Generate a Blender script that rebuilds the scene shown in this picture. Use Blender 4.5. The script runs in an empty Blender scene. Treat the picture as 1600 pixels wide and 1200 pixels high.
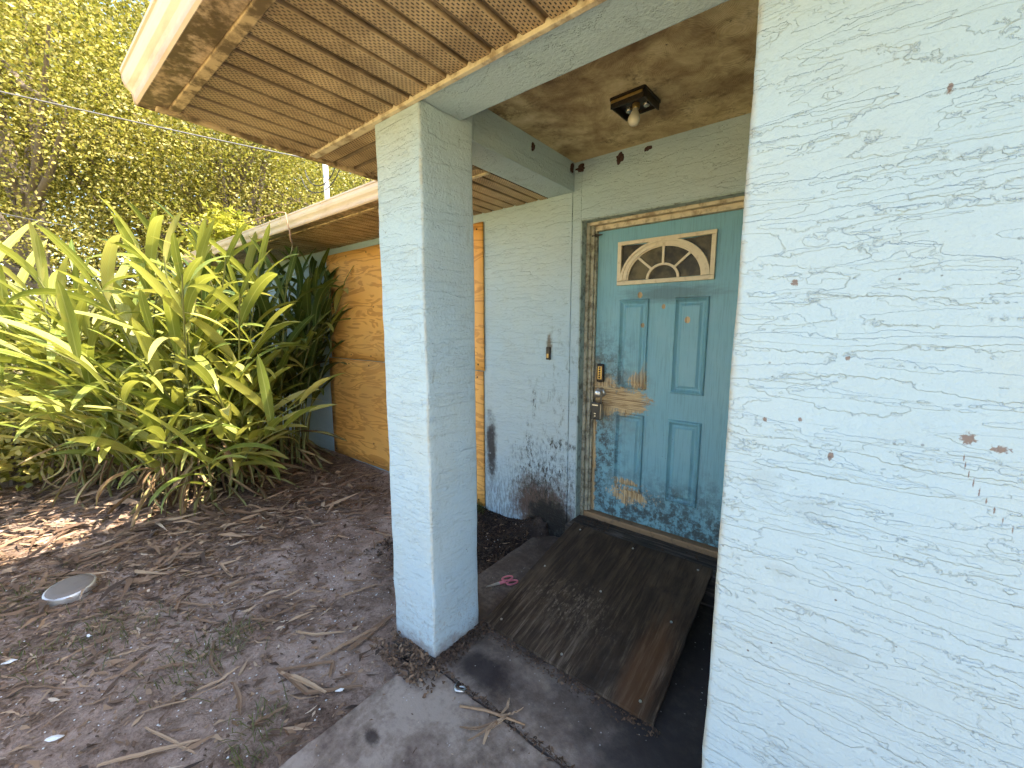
import bpy, bmesh, math, random
import numpy as np
from mathutils import Vector, Matrix, Euler

random.seed(7)
RNG = np.random.default_rng(7)
R = math.radians
SC = bpy.context.scene
COL = SC.collection

# ------------------------------------------------------------------ camera
cam_d = bpy.data.cameras.new('camera')
cam = bpy.data.objects.new('camera', cam_d)
COL.objects.link(cam)
cam.location = (0, 0, 1.6)
cam.rotation_euler = (R(90 - 7.98), 0, R(38.7))
cam_d.sensor_fit = 'HORIZONTAL'
cam_d.sensor_width = 36
cam_d.lens = 36 * 635 / 1600
cam_d.clip_start = 0.02
cam_d.clip_end = 600
SC.camera = cam

# ------------------------------------------------------------------ light
SUN_AZ, SUN_EL = R(19), R(51)          # azimuth measured from +X towards +Y
to_sun = Vector((math.cos(SUN_EL) * math.cos(SUN_AZ), math.cos(SUN_EL) * math.sin(SUN_AZ), math.sin(SUN_EL)))
w = bpy.data.worlds.new('World')
SC.world = w
w.use_nodes = True
nt = w.node_tree
nt.nodes.clear()
sky = nt.nodes.new('ShaderNodeTexSky')
sky.sky_type = 'NISHITA'
sky.sun_disc = False
sky.sun_elevation = SUN_EL
sky.sun_rotation = math.pi / 2 - SUN_AZ
sky.air_density = 1.0
sky.dust_density = 1.5
sky.ozone_density = 1.0
bg = nt.nodes.new('ShaderNodeBackground')
bg.inputs['Strength'].default_value = 0.15
wo = nt.nodes.new('ShaderNodeOutputWorld')
nt.links.new(sky.outputs[0], bg.inputs[0])
nt.links.new(bg.outputs[0], wo.inputs[0])
sun_d = bpy.data.lights.new('sun', 'SUN')
sun_d.energy = 5.0
sun_d.angle = R(0.53)
sun_d.color = (1.0, 0.91, 0.77)
sun = bpy.data.objects.new('sun', sun_d)
COL.objects.link(sun)
sun.rotation_euler = to_sun.to_track_quat('Z', 'Y').to_euler()
sun.location = (6, 4, 12)

SC.view_settings.view_transform = 'Standard'
SC.view_settings.look = 'None'
SC.view_settings.gamma = 1
SC.view_settings.exposure = 2.2
SC.cycles.use_denoising = True
SC.cycles.max_bounces = 5
SC.cycles.diffuse_bounces = 4
SC.cycles.adaptive_threshold = 0.04
SC.cycles.caustics_reflective = False
SC.cycles.caustics_refractive = False
SC.cycles.transparent_max_bounces = 8
SC.cycles.sample_clamp_indirect = 8

# ------------------------------------------------------------------ node helpers
class NT:
    def __init__(self, name, rough=0.8):
        self.m = bpy.data.materials.new(name)
        self.m.use_nodes = True
        self.t = self.m.node_tree
        self.b = self.t.nodes['Principled BSDF']
        self.out = self.t.nodes['Material Output']
        self.b.inputs['Roughness'].default_value = rough
        self._p = None; self._memo = {}
    def n(self, kind): return self.t.nodes.new('ShaderNode' + kind)
    def put(self, sock, v):
        if isinstance(v, bpy.types.NodeSocket): self.t.links.new(v, sock)
        elif isinstance(v, (tuple, list)):
            v = list(v)
            if sock.type == 'RGBA' and len(v) == 3: v.append(1)
            sock.default_value = v
        else:
            sock.default_value = v
    @property
    def P(self):
        if self._p is None: self._p = self.n('NewGeometry').outputs['Position']
        return self._p
    def xyz(self, v=None):
        s = self.n('SeparateXYZ'); self.put(s.inputs[0], v or self.P)
        return s.outputs
    def comb(self, x, y, z):
        c = self.n('CombineXYZ')
        for i, q in enumerate((x, y, z)): self.put(c.inputs[i], q)
        return c.outputs[0]
    def sv(self, s, v=None):
        k = self.n('VectorMath'); k.operation = 'MULTIPLY'
        self.put(k.inputs[0], v or self.P); self.put(k.inputs[1], s)
        return k.outputs[0]
    def noise(self, scale=5, detail=3, rough=0.55, dist=0, v=None, s=None, color=False):
        key = (scale, detail, rough, dist, tuple(s) if s else None, color)
        if v is None and key in self._memo: return self._memo[key]
        k = self.n('TexNoise')
        if v is None: self._memo[key] = k.outputs['Color' if color else 'Fac']
        vec = v or self.P
        if s: vec = self.sv(s, vec)
        self.put(k.inputs['Vector'], vec)
        k.inputs['Scale'].default_value = scale; k.inputs['Detail'].default_value = detail
        k.inputs['Roughness'].default_value = rough; k.inputs['Distortion'].default_value = dist
        return k.outputs['Color' if color else 'Fac']
    def vor(self, scale, v=None, feature='F1', out='Distance'):
        k = self.n('TexVoronoi'); k.feature = feature
        self.put(k.inputs['Vector'], v or self.P); k.inputs['Scale'].default_value = scale
        return k.outputs[out]
    def math(self, op, a, b=0.0, c=None):
        k = self.n('Math'); k.operation = op
        self.put(k.inputs[0], a); self.put(k.inputs[1], b)
        if c is not None: self.put(k.inputs[2], c)
        return k.outputs[0]
    def mul(self, a, b): return self.math('MULTIPLY', a, b)
    def add(self, a, b): return self.math('ADD', a, b)
    def sub(self, a, b): return self.math('SUBTRACT', a, b)
    def mx(self, a, b): return self.math('MAXIMUM', a, b)
    def ss(self, f, lo, hi, a=0.0, b=1.0):
        k = self.n('MapRange'); k.interpolation_type = 'SMOOTHSTEP'
        self.put(k.inputs[0], f)
        if lo > hi: lo, hi, a, b = hi, lo, b, a
        for i, q in enumerate((lo, hi, a, b)): self.put(k.inputs[1 + i], q)
        return k.outputs[0]
    def mix(self, f, a, b, mode='MIX'):
        k = self.n('Mix'); k.data_type = 'RGBA'; k.blend_type = mode
        self.put(k.inputs[0], f); self.put(k.inputs[6], a); self.put(k.inputs[7], b)
        return k.outputs[2]
    def ramp(self, f, stops):
        k = self.n('ValToRGB'); e = k.color_ramp.elements
        while len(e) < len(stops): e.new(0.5)
        for i, (p, c) in enumerate(stops):
            e[i].position = p; e[i].color = (*c, 1)
        self.put(k.inputs[0], f)
        return k.outputs[0]
    def bump(self, h, strength=1.0, dist=0.01, normal=None):
        k = self.n('Bump'); self.put(k.inputs['Height'], h)
        k.inputs['Strength'].default_value = strength; k.inputs['Distance'].default_value = dist
        if normal: self.put(k.inputs['Normal'], normal)
        return k.outputs[0]
    def blob(self, c, r, amp=0.6, nz=None, soft=0.35):
        """a ragged patch of wear centred on c with radii r"""
        k = self.n('VectorMath'); k.operation = 'SUBTRACT'
        self.put(k.inputs[0], self.P); k.inputs[1].default_value = c
        v = self.sv([1 / q for q in r], k.outputs[0])
        l = self.n('VectorMath'); l.operation = 'LENGTH'; self.put(l.inputs[0], v)
        d = l.outputs['Value']
        if nz is not None:
            d = self.add(d, self.mul(self.sub(nz, 0.5), amp * 2))
        return self.ss(d, 1.0 + soft, 1.0 - soft)
    def col(self, c): self.put(self.b.inputs['Base Color'], c)
    def nrm(self, n): self.put(self.b.inputs['Normal'], n)
    def rough(self, r): self.put(self.b.inputs['Roughness'], r)

# ------------------------------------------------------------------ object helpers
W = {}
def tag(o, label=None, cat=None, group=None, kind=None):
    if label: o['label'] = label
    if cat: o['category'] = cat
    if group: o['group'] = group
    if kind: o['kind'] = kind
    return o
def link(o, parent=None, mw=None):
    COL.objects.link(o)
    mw = mw or Matrix.Identity(4)
    if parent is not None:
        o.parent = parent
        o.matrix_parent_inverse = W[parent].inverted()
    o.matrix_basis = mw
    W[o] = mw.copy()
    return o
def empty(name, loc=(0, 0, 0)):
    o = bpy.data.objects.new(name, None)
    o.empty_display_size = 0.1
    return link(o, None, Matrix.Translation(loc))
def mesh(name, vs, fs, mat=None, smooth=False):
    me = bpy.data.meshes.new(name)
    me.from_pydata([tuple(v) for v in vs], [], fs)
    if mat: me.materials.append(mat)
    if smooth: me.polygons.foreach_set('use_smooth', [True] * len(me.polygons))
    return me
def obj(name, vs, fs, mat, parent=None, smooth=False, mw=None):
    return link(bpy.data.objects.new(name, mesh(name, vs, fs, mat, smooth)), parent, mw)
class G:
    """collects simple shapes into one mesh"""
    def __init__(self): self.v = []; self.f = []
    def addm(self, v, f):
        b = len(self.v); self.v += [tuple(q) for q in v]; self.f += [tuple(i + b for i in q) for q in f]; return self
    def box(self, x0, x1, y0, y1, z0, z1, bev=0.0):
        bm = bmesh.new()
        bmesh.ops.create_cube(bm, size=1)
        for q in bm.verts:
            q.co = ((x0 + x1) / 2 + q.co.x * (x1 - x0), (y0 + y1) / 2 + q.co.y * (y1 - y0), (z0 + z1) / 2 + q.co.z * (z1 - z0))
        if bev: bmesh.ops.bevel(bm, geom=bm.edges[:], offset=bev, segments=2, affect='EDGES', profile=0.6)
        bm.verts.index_update()
        self.addm([q.co[:] for q in bm.verts], [[q.index for q in f.verts] for f in bm.faces]); bm.free()
        return self
    def tube(self, pts, rad, n=6, cap=True, closed=False):
        pts = [Vector(p) for p in pts]; m = len(pts)
        if not hasattr(rad, '__len__'): rad = [rad] * m
        vs, fs = [], []
        for i, p in enumerate(pts):
            a = pts[(i - 1) % m] if (closed or i > 0) else p
            b = pts[(i + 1) % m] if (closed or i < m - 1) else p
            d = (b - a).normalized()
            u = d.cross(Vector((0.13, 0.31, 1))); u = u.normalized() if u.length > 1e-4 else Vector((1, 0, 0))
            q = d.cross(u)
            for k in range(n):
                t = 2 * math.pi * k / n
                vs.append(p + (u * math.cos(t) + q * math.sin(t)) * rad[i])
        for i in range(m if closed else m - 1):
            for k in range(n):
                j = (i + 1) % m
                fs.append((i * n + k, i * n + (k + 1) % n, j * n + (k + 1) % n, j * n + k))
        if cap and not closed:
            fs.append(tuple(range(n))[::-1]); fs.append(tuple((m - 1) * n + k for k in range(n)))
        return self.addm(vs, fs)
    def lathe(self, prof, n=24, mw=None):
        mw = mw or Matrix.Identity(4)
        vs, fs = [], []
        for r, z in prof:
            for k in range(n):
                t = 2 * math.pi * k / n
                vs.append(mw @ Vector((r * math.cos(t), r * math.sin(t), z)))
        for i in range(len(prof) - 1):
            for k in range(n):
                fs.append((i * n + k, i * n + (k + 1) % n, (i + 1) * n + (k + 1) % n, (i + 1) * n + k))
        return self.addm(vs, fs)
    def extrude(self, prof, axis, a, b):
        """closed polygon prof of (p, z) swept along axis ('x': p is Y, 'y': p is X)"""
        m = len(prof)
        P = (lambda t, p, z: (t, p, z)) if axis == 'x' else (lambda t, p, z: (p, t, z))
        vs = [P(a, *q) for q in prof] + [P(b, *q) for q in prof]
        fs = [(i, (i + 1) % m, m + (i + 1) % m, m + i) for i in range(m)] + [tuple(range(m))[::-1], tuple(range(m, 2 * m))]
        return self.addm(vs, fs)
    def out(self, name, mat, parent=None, smooth=False, mw=None):
        return obj(name, self.v, self.f, mat, parent, smooth, mw)

def rough_box(x0, x1, y0, y1, z0, z1, step=.05, bev=.012, amp=.004, fq=5.0):
    """box with worn, slightly wavy faces and rounded arrises"""
    from mathutils import noise as mn
    def cuts(a, b): return [a + (b - a) * i / max(1, int((b - a) / step)) for i in range(max(1, int((b - a) / step)) + 1)]
    X, Y, Z = cuts(x0, x1), cuts(y0, y1), cuts(z0, z1)
    bm = bmesh.new(); idx = {}
    def vt(p):
        k = tuple(round(q, 5) for q in p)
        if k not in idx: idx[k] = bm.verts.new(p)
        return idx[k]
    def grid(A, B, fn, flip):
        for i in range(len(A) - 1):
            for j in range(len(B) - 1):
                q = [vt(fn(A[i], B[j])), vt(fn(A[i + 1], B[j])), vt(fn(A[i + 1], B[j + 1])), vt(fn(A[i], B[j + 1]))]
                bm.faces.new(q[::-1] if flip else q)
    grid(X, Z, lambda a, b: (a, y0, b), False); grid(X, Z, lambda a, b: (a, y1, b), True)
    grid(Y, Z, lambda a, b: (x1, a, b), False); grid(Y, Z, lambda a, b: (x0, a, b), True)
    grid(X, Y, lambda a, b: (a, b, z1), False); grid(X, Y, lambda a, b: (a, b, z0), True)
    bm.normal_update()
    sharp = [e for e in bm.edges if len(e.link_faces) == 2 and e.link_faces[0].normal.dot(e.link_faces[1].normal) < .5]
    bmesh.ops.bevel(bm, geom=sharp, offset=bev, segments=3, affect='EDGES', profile=.55)
    for v in bm.verts:
        n1 = mn.noise_vector(v.co * fq) * amp + mn.noise_vector(v.co * fq * 4.3 + Vector((7, 3, 1))) * amp * .45
        v.co += n1
    bm.verts.index_update()
    g = G(); g.addm([v.co[:] for v in bm.verts], [[v.index for v in f.verts] for f in bm.faces]); bm.free()
    return g
def vnoise(x, y, seed=0):
    """vectorised value noise in 0..1"""
    x = np.asarray(x, float); y = np.asarray(y, float)
    xi = np.floor(x).astype(np.int64); yi = np.floor(y).astype(np.int64)
    fx = x - xi; fy = y - yi
    fx = fx * fx * (3 - 2 * fx); fy = fy * fy * (3 - 2 * fy)
    def h(a, b):
        n = (a * 374761393 + b * 668265263 + seed * 974711) & 0x7fffffff
        n = ((n ^ (n >> 13)) * 1274126177) & 0x7fffffff
        return ((n ^ (n >> 16)) & 0xffff) / 65535.0
    return (h(xi, yi) * (1 - fx) + h(xi + 1, yi) * fx) * (1 - fy) + (h(xi, yi + 1) * (1 - fx) + h(xi + 1, yi + 1) * fx) * fy
def ground_z(x, y):
    x = np.asarray(x, float); y = np.asarray(y, float)
    z = -0.045 + 0.035 * (vnoise(x * 1.3 + 50, y * 1.3 + 50, 1) - 0.5) + 0.016 * (vnoise(x * 5 + 90, y * 5 + 90, 2) - 0.5) \
        + 0.012 * (vnoise(x * 13 + 200, y * 13 + 200, 3) - 0.5)
    z = z + 0.05 * np.exp(-((np.clip(2.52 - y, 0, 9) / 0.5) ** 2)) * (x < -1.7)
    # leaf mould heaped in the corner beside the step
    z = z + 0.14 * np.exp(-((x + 1.68) / 0.2) ** 2 - ((y - 2.52) / 0.13) ** 2)
    # heap of thatch under the ginger
    z = z + 0.10 * np.exp(-((x + 5.2) / 0.9) ** 2 - ((y - 1.1) / 0.9) ** 2)
    far = np.clip((np.hypot(x, y) - 14) / 30, 0, 1)
    return z * (1 - far) - 0.05 * far

# ------------------------------------------------------------------ materials
HX = -1.49   # joint line in the door wall

def stucco(name, stains=None, base=(0.385, 0.505, 0.575), cream=(0.43, 0.515, 0.54), relief=1.0, fine=False):
    n = NT(name, 0.62)
    s = (1.0, 1.0, 1.0)
    rag = n.mul(n.sub(n.noise(30, 5, 0.66), .5), 1.0)
    rag2 = n.mul(n.sub(n.noise(70, 3, 0.6), .5), 1.0)
    a = n.add(n.noise(1.0, 1.5, 0.5, 0.3, s=(2.6, 2.6, 19.0)), n.add(n.mul(rag, .15), n.mul(rag2, .06)))
    b = n.add(n.noise(1.0, 1.5, 0.5, 0.3, s=(4.0, 4.0, 31.0)), n.add(n.mul(rag, -.18), n.mul(rag2, .07)))
    d = n.add(n.noise(1.0, 1, 0.5, 0.3, s=(10.0, 10.0, 40.0)), n.mul(rag, .34))
    c = n.noise(1.0, 1, 0.5, 0.2, s=(2.0, 2.0, 5.0))
    # trowelled plateaus with ragged edges
    ca, cb = n.ss(c, 0.42, 0.54), n.ss(c, 0.58, 0.46)
    h1 = n.ss(a, 0.500, 0.512); h2 = n.ss(b, 0.53, 0.541); h3 = n.mul(n.ss(d, 0.60, 0.615), ca); h4 = n.mul(n.ss(a, 0.61, 0.62), cb)
    h = n.add(n.add(n.mul(h1, 0.42), n.mul(h2, 0.36)), n.add(n.mul(h3, 0.34), n.mul(h4, 0.30)))
    h = n.add(h, n.add(n.mul(rag, 0.35), n.mul(rag2, 0.55 if relief > .9 else 1.1)))
    # dark lines along the plateau lips: relief shading put into the colour
    def lip(f, p, wd): return n.mul(n.ss(f, p - wd, p - wd * 0.2), n.ss(f, p + wd * 0.6, p))
    edge = n.mx(n.mx(lip(a, 0.500, 0.009), n.mul(lip(b, 0.53, 0.008), 0.8)), n.mx(n.mul(lip(d, 0.60, 0.012), ca), n.mul(lip(a, 0.61, 0.008), cb)))
    edge = n.mul(edge, n.ss(n.noise(5, 2, .6), .35, .62, .15, 1.0))
    patch = n.noise(3.0, 5, 0.6)
    blot = n.noise(1.1, 3, 0.5)
    colr = n.mix(n.ss(blot, 0.35, 0.7), base, cream)
    colr = n.mix(n.mul(n.ss(patch, 0.52, 0.72), 0.16), colr, (0.42, 0.44, 0.38))
    colr = n.mix(n.mul(edge, 0.22 + 0.02 * relief), colr, (0.24, 0.25, 0.23))
    # fly specks
    sp = n.vor(17.0)
    spk = n.mul(n.ss(n.add(sp, n.mul(rag, .06)), 0.060, 0.030), n.ss(n.noise(4.0, 2), 0.47, 0.60))
    colr = n.mix(n.mul(spk, 0.8), colr, (0.10, 0.07, 0.05))
    if stains:
        colr = stains(n, colr)
    n.col(colr)
    n.b.inputs['Specular IOR Level'].default_value = 0.35
    n.nrm(n.bump(h, 0.9, 0.004 + 0.002 * relief))
    return n.m

def stains_right(n, c):
    nz = n.noise(160, 3, 0.7)
    y = 1.139
    chips = None
    for (x, z, rx, rz) in [(0.119, 2.035, .006, .016), (0.209, 1.388, .014, .017), (0.252, 1.374, .017, .010), (0.007, 1.313, .007, .014),
                           (-0.055, 1.388, .006, .009), (0.018, 1.533, .006, .008), (-0.125, 1.378, .006, .009), (-0.09, 1.70, .009, .011)]:
        k = n.blob((x, y, z), (rx * .62, .2, rz * .62), 1.5, nz, 0.3)
        chips = k if chips is None else n.mx(chips, k)
    for i in range(9):                                   # the dotted insect trail below the larger chip
        t = i / 8
        k = n.blob((0.208 + 0.075 * t ** 1.5, y, 1.35 - 0.125 * t), (.0010, .2, .0065), 1.6, nz, 0.5)
        chips = n.mx(chips, k)
    c = n.mix(n.mul(chips, 0.85), c, (0.17, 0.10, 0.07))
    g = n.blob((0.05, y, 0.84), (.05, .2, .03), 1.5, n.noise(55, 4, .75), 0.5)
    g = n.mx(g, n.blob((-0.06, y, 1.0), (.03, .2, .02), 1.5, n.noise(55, 4, .75), 0.5))
    g = n.mx(g, n.blob((-0.02, y, 1.18), (.05, .2, .03), 1.5, n.noise(55, 4, .75), 0.5))
    g = n.mx(g, n.blob((-0.12, y, 1.22), (.03, .2, .04), 1.5, n.noise(55, 4, .75), 0.5))
    c = n.mix(n.mul(g, 0.13), c, (0.16, 0.16, 0.15))
    # grime worn along the corner
    x = n.xyz()[0]
    e = n.mul(n.ss(x, -0.188, -0.206), n.ss(n.noise(18, 4, 0.6), 0.35, 0.6))
    return n.mix(n.mul(e, 0.6), c, (0.40, 0.33, 0.22))

def stains_door_wall(n, c):
    x, y, z = n.xyz()
    nz = n.noise(9, 5, 0.65)
    nf = n.noise(1, 5, 0.7, s=(60, 60, 14))
    # mildew thickens towards the foot of the wall beside the step
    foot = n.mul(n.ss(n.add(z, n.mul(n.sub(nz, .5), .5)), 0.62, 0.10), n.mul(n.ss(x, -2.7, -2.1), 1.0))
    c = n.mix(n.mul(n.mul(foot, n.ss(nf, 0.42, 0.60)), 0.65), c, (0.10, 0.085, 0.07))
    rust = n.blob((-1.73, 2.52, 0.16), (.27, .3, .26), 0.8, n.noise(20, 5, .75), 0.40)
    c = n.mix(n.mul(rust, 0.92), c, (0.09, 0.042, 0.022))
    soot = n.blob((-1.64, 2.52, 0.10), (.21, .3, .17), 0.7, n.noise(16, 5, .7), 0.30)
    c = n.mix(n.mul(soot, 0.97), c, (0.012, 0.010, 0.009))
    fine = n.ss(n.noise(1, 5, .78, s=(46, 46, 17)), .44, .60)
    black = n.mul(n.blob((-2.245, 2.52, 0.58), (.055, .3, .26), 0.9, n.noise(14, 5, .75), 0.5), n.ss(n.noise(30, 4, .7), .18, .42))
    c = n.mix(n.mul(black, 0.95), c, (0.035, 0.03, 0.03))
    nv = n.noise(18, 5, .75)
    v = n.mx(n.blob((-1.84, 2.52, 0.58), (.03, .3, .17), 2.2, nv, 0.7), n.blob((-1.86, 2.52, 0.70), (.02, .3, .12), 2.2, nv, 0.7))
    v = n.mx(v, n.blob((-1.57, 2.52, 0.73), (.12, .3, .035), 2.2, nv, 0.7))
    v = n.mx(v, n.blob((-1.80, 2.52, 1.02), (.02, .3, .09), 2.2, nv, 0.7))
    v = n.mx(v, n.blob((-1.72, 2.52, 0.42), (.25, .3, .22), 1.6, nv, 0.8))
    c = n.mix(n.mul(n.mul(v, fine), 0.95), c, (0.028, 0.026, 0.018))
    bell = n.blob((-1.668, 2.52, 1.47), (.022, .3, .07), 0.9, n.noise(40, 4, .7), 0.5)
    c = n.mix(n.mul(bell, 0.85), c, (0.12, 0.08, 0.03))
    # grey mildew dust near the opening
    m = n.mul(n.ss(x, -2.15, -1.45), n.mul(n.ss(n.noise(1, 5, .75, s=(26, 26, 12)), .52, .68), n.ss(z, 2.2, 0.9)))
    c = n.mix(n.mul(m, 0.62), c, (0.12, 0.12, 0.09))
    return c

def stains_pillar(n, c):
    x, y, z = n.xyz()
    nz = n.noise(14, 5, 0.65)
    f = n.ss(n.add(z, n.mul(n.sub(nz, .5), .22)), 0.10, -0.02)
    sp_ = n.mul(n.ss(z, .45, .05), n.ss(n.noise(45, 4, .7), .52, .64))
    c = n.mix(n.mul(sp_, .4), c, (0.24, 0.18, 0.14))
    c = n.mix(n.mul(f, 0.75), c, (0.16, 0.10, 0.07))
    # scuffs along the front corner and the inner face
    sc = n.mul(n.ss(n.noise(1, 5, .75, s=(24, 24, 7)), .55, .72), n.ss(x, -1.50, -1.39))
    c = n.mix(n.mul(sc, 0.30), c, (0.15, 0.15, 0.13))
    e = n.mul(n.ss(x, -1.402, -1.391), n.mul(n.ss(y, 1.155, 1.14), n.ss(nz, .3, .6)))
    c = n.mix(n.mul(e, 0.55), c, (0.50, 0.44, 0.30))
    return c

M = {}
M['stucco_right'] = stucco('right_wall_stucco', stains_right)
M['stucco_wall'] = stucco('door_wall_stucco', stains_door_wall, relief=0.5)
M['stucco_pillar'] = stucco('pillar_stucco', stains_pillar, relief=0.5)
M['stucco'] = stucco('beam_stucco', None, relief=0.5)

def plain(name, c, rough=0.6, metal=0.0, var=0.25, scale=14, dirt=(0.10, 0.07, 0.04), dirt_amt=0.5, bump=0.15, lo=.5, hi=.75):
    n = NT(name, rough)
    k = n.ss(n.noise(scale, 5, 0.65), lo, hi)
    cc = n.mix(n.mul(n.noise(scale * 3, 3), var), c, [q * 0.5 for q in c])
    n.col(n.mix(n.mul(k, dirt_amt), cc, dirt))
    n.b.inputs['Metallic'].default_value = metal
    n.nrm(n.bump(n.noise(scale * 6, 3), bump, 0.004))
    return n.m

M['reveal'] = plain('reveal_paint', (0.36, 0.45, 0.43), 0.7, scale=20, dirt=(0.06, 0.055, 0.04), dirt_amt=0.75, lo=.45, hi=.7)
M['trim'] = plain('weathered_cream_trim', (0.66, 0.56, 0.38), 0.6, scale=16, dirt=(0.16, 0.09, 0.04), dirt_amt=0.75, lo=.42, hi=.68)
M['jamb'] = plain('dirty_jamb_paint', (0.52, 0.49, 0.38), 0.6, scale=18, dirt=(0.09, 0.07, 0.045), dirt_amt=0.8, lo=.40, hi=.66)
M['fan'] = plain('fanlight_cream', (0.72, 0.60, 0.40), 0.5, scale=22, dirt=(0.28, 0.16, 0.07), dirt_amt=0.5)
M['gutter'] = plain('gutter_enamel', (0.70, 0.56, 0.42), 0.45, scale=9, dirt=(0.32, 0.19, 0.09), dirt_amt=0.55, bump=0.03, lo=.45, hi=.8)
M['fascia'] = plain('fascia_mildew', (0.55, 0.40, 0.22), 0.6, scale=13, dirt=(0.09, 0.055, 0.025), dirt_amt=0.9, lo=.42, hi=.60)
def m_gutter():
    n = NT('gutter_enamel', 0.45)
    x, y, z = n.xyz()
    k = n.noise(1, 5, .65, s=(3, 14, 14)); c = n.mix(n.mul(n.ss(k, .45, .8), .6), (0.72, 0.56, 0.40), (0.38, 0.22, 0.10))
    rust = n.ss(n.add(z, n.mul(n.sub(n.noise(20, 4, .7), .5), .03)), 2.535, 2.505)
    c = n.mix(n.mul(rust, .45), c, (0.36, 0.20, 0.08))
    m = n.mul(n.ss(z, 2.4985, 2.4975), n.ss(n.add(n.mul(n.noise(30, 5, .7), .5), n.mul(n.noise(7, 4, .6), .5)), .36, .56))
    c = n.mix(n.mul(m, .9), c, (0.075, 0.045, 0.020))
    n.col(c); n.nrm(n.bump(n.noise(40, 3), .05, .003))
    return n.m
M['gutter'] = m_gutter()
M['iron'] = plain('dark_bronze_metal', (0.035, 0.028, 0.022), 0.45, 0.6, scale=40, dirt=(0.16, 0.10, 0.05), dirt_amt=0.4)
M['black'] = plain('black_plastic', (0.018, 0.018, 0.02), 0.4, 0, scale=40, dirt=(0.10, 0.09, 0.08), dirt_amt=0.3)
M['steel'] = plain('worn_steel', (0.55, 0.54, 0.52), 0.3, 0.9, scale=40, dirt=(0.20, 0.17, 0.14), dirt_amt=0.4)
M['brass'] = plain('tarnished_brass', (0.42, 0.28, 0.10), 0.35, 0.75, scale=30, dirt=(0.07, 0.045, 0.025), dirt_amt=0.7)
M['chrome'] = plain('reflector_metal', (0.50, 0.48, 0.44), 0.25, 0.9, scale=30, dirt=(0.08, 0.06, 0.04), dirt_amt=0.7)
M['bulb'] = plain('frosted_bulb_glass', (0.72, 0.66, 0.52), 0.3, 0, scale=30, dirt=(0.45, 0.36, 0.22), dirt_amt=0.4, bump=0)
M['pink'] = plain('pink_plastic', (0.75, 0.22, 0.27), 0.4, 0, scale=50, dirt=(0.35, 0.10, 0.12), dirt_amt=0.3, bump=0)
M['pvc'] = plain('painted_mast', (0.75, 0.74, 0.72), 0.5, 0, scale=10)
M['cable'] = plain('cable_sheath', (0.13, 0.125, 0.12), 0.6, 0, scale=10)
M['black_cable'] = plain('black_cable_sheath', (0.03, 0.03, 0.03), 0.6, 0, scale=10)
M['mud'] = plain('dauber_mud', (0.055, 0.025, 0.022), 0.9, 0, scale=60, dirt=(0.12, 0.06, 0.05), dirt_amt=0.6, bump=0.8)
M['paper'] = plain('litter_paper', (0.70, 0.69, 0.66), 0.8, 0, scale=30, dirt=(0.30, 0.26, 0.22), dirt_amt=0.5)

def m_ceiling():
    n = NT('stained_ceiling_plaster', 0.8)
    a = n.noise(2.2, 6, 0.65, 0.8)
    b = n.noise(7, 5, 0.7, 0.4)
    c = n.ramp(n.add(n.mul(a, .65), n.mul(b, .35)), [(0.36, (0.17, 0.10, 0.045)), (0.45, (0.34, 0.24, 0.12)), (0.54, (0.56, 0.44, 0.24)), (0.64, (0.72, 0.60, 0.38))])
    yy = n.xyz()[1]
    c = n.mix(n.mul(n.ss(n.add(yy, n.mul(a, .3)), 2.45, 2.68), .55), c, (0.70, 0.55, 0.30))
    mld = n.mul(n.ss(n.noise(5, 6, .78), .50, .66), n.ss(n.noise(38, 4, .75), .38, .60))
    c = n.mix(n.mul(mld, .72), c, (0.11, 0.070, 0.035))
    spk = n.mul(n.ss(n.add(n.vor(19), n.mul(n.noise(60, 3), .1)), .16, .09), n.ss(n.noise(3.5, 3), .46, .58))
    c = n.mix(n.mul(spk, .85), c, (0.045, 0.03, 0.018))
    n.col(c)
    # swirled brush strokes
    cell = n.n('TexVoronoi'); cell.inputs['Scale'].default_value = 4.5; n.put(cell.inputs['Vector'], n.P)
    rings = n.math('SINE', n.mul(n.add(cell.outputs['Distance'], n.mul(n.noise(9, 3), .12)), 190))
    n.nrm(n.bump(n.add(n.mul(rings, .5), n.noise(40, 4)), .45, 0.003))
    return n.m
M['ceiling'] = m_ceiling()

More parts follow.
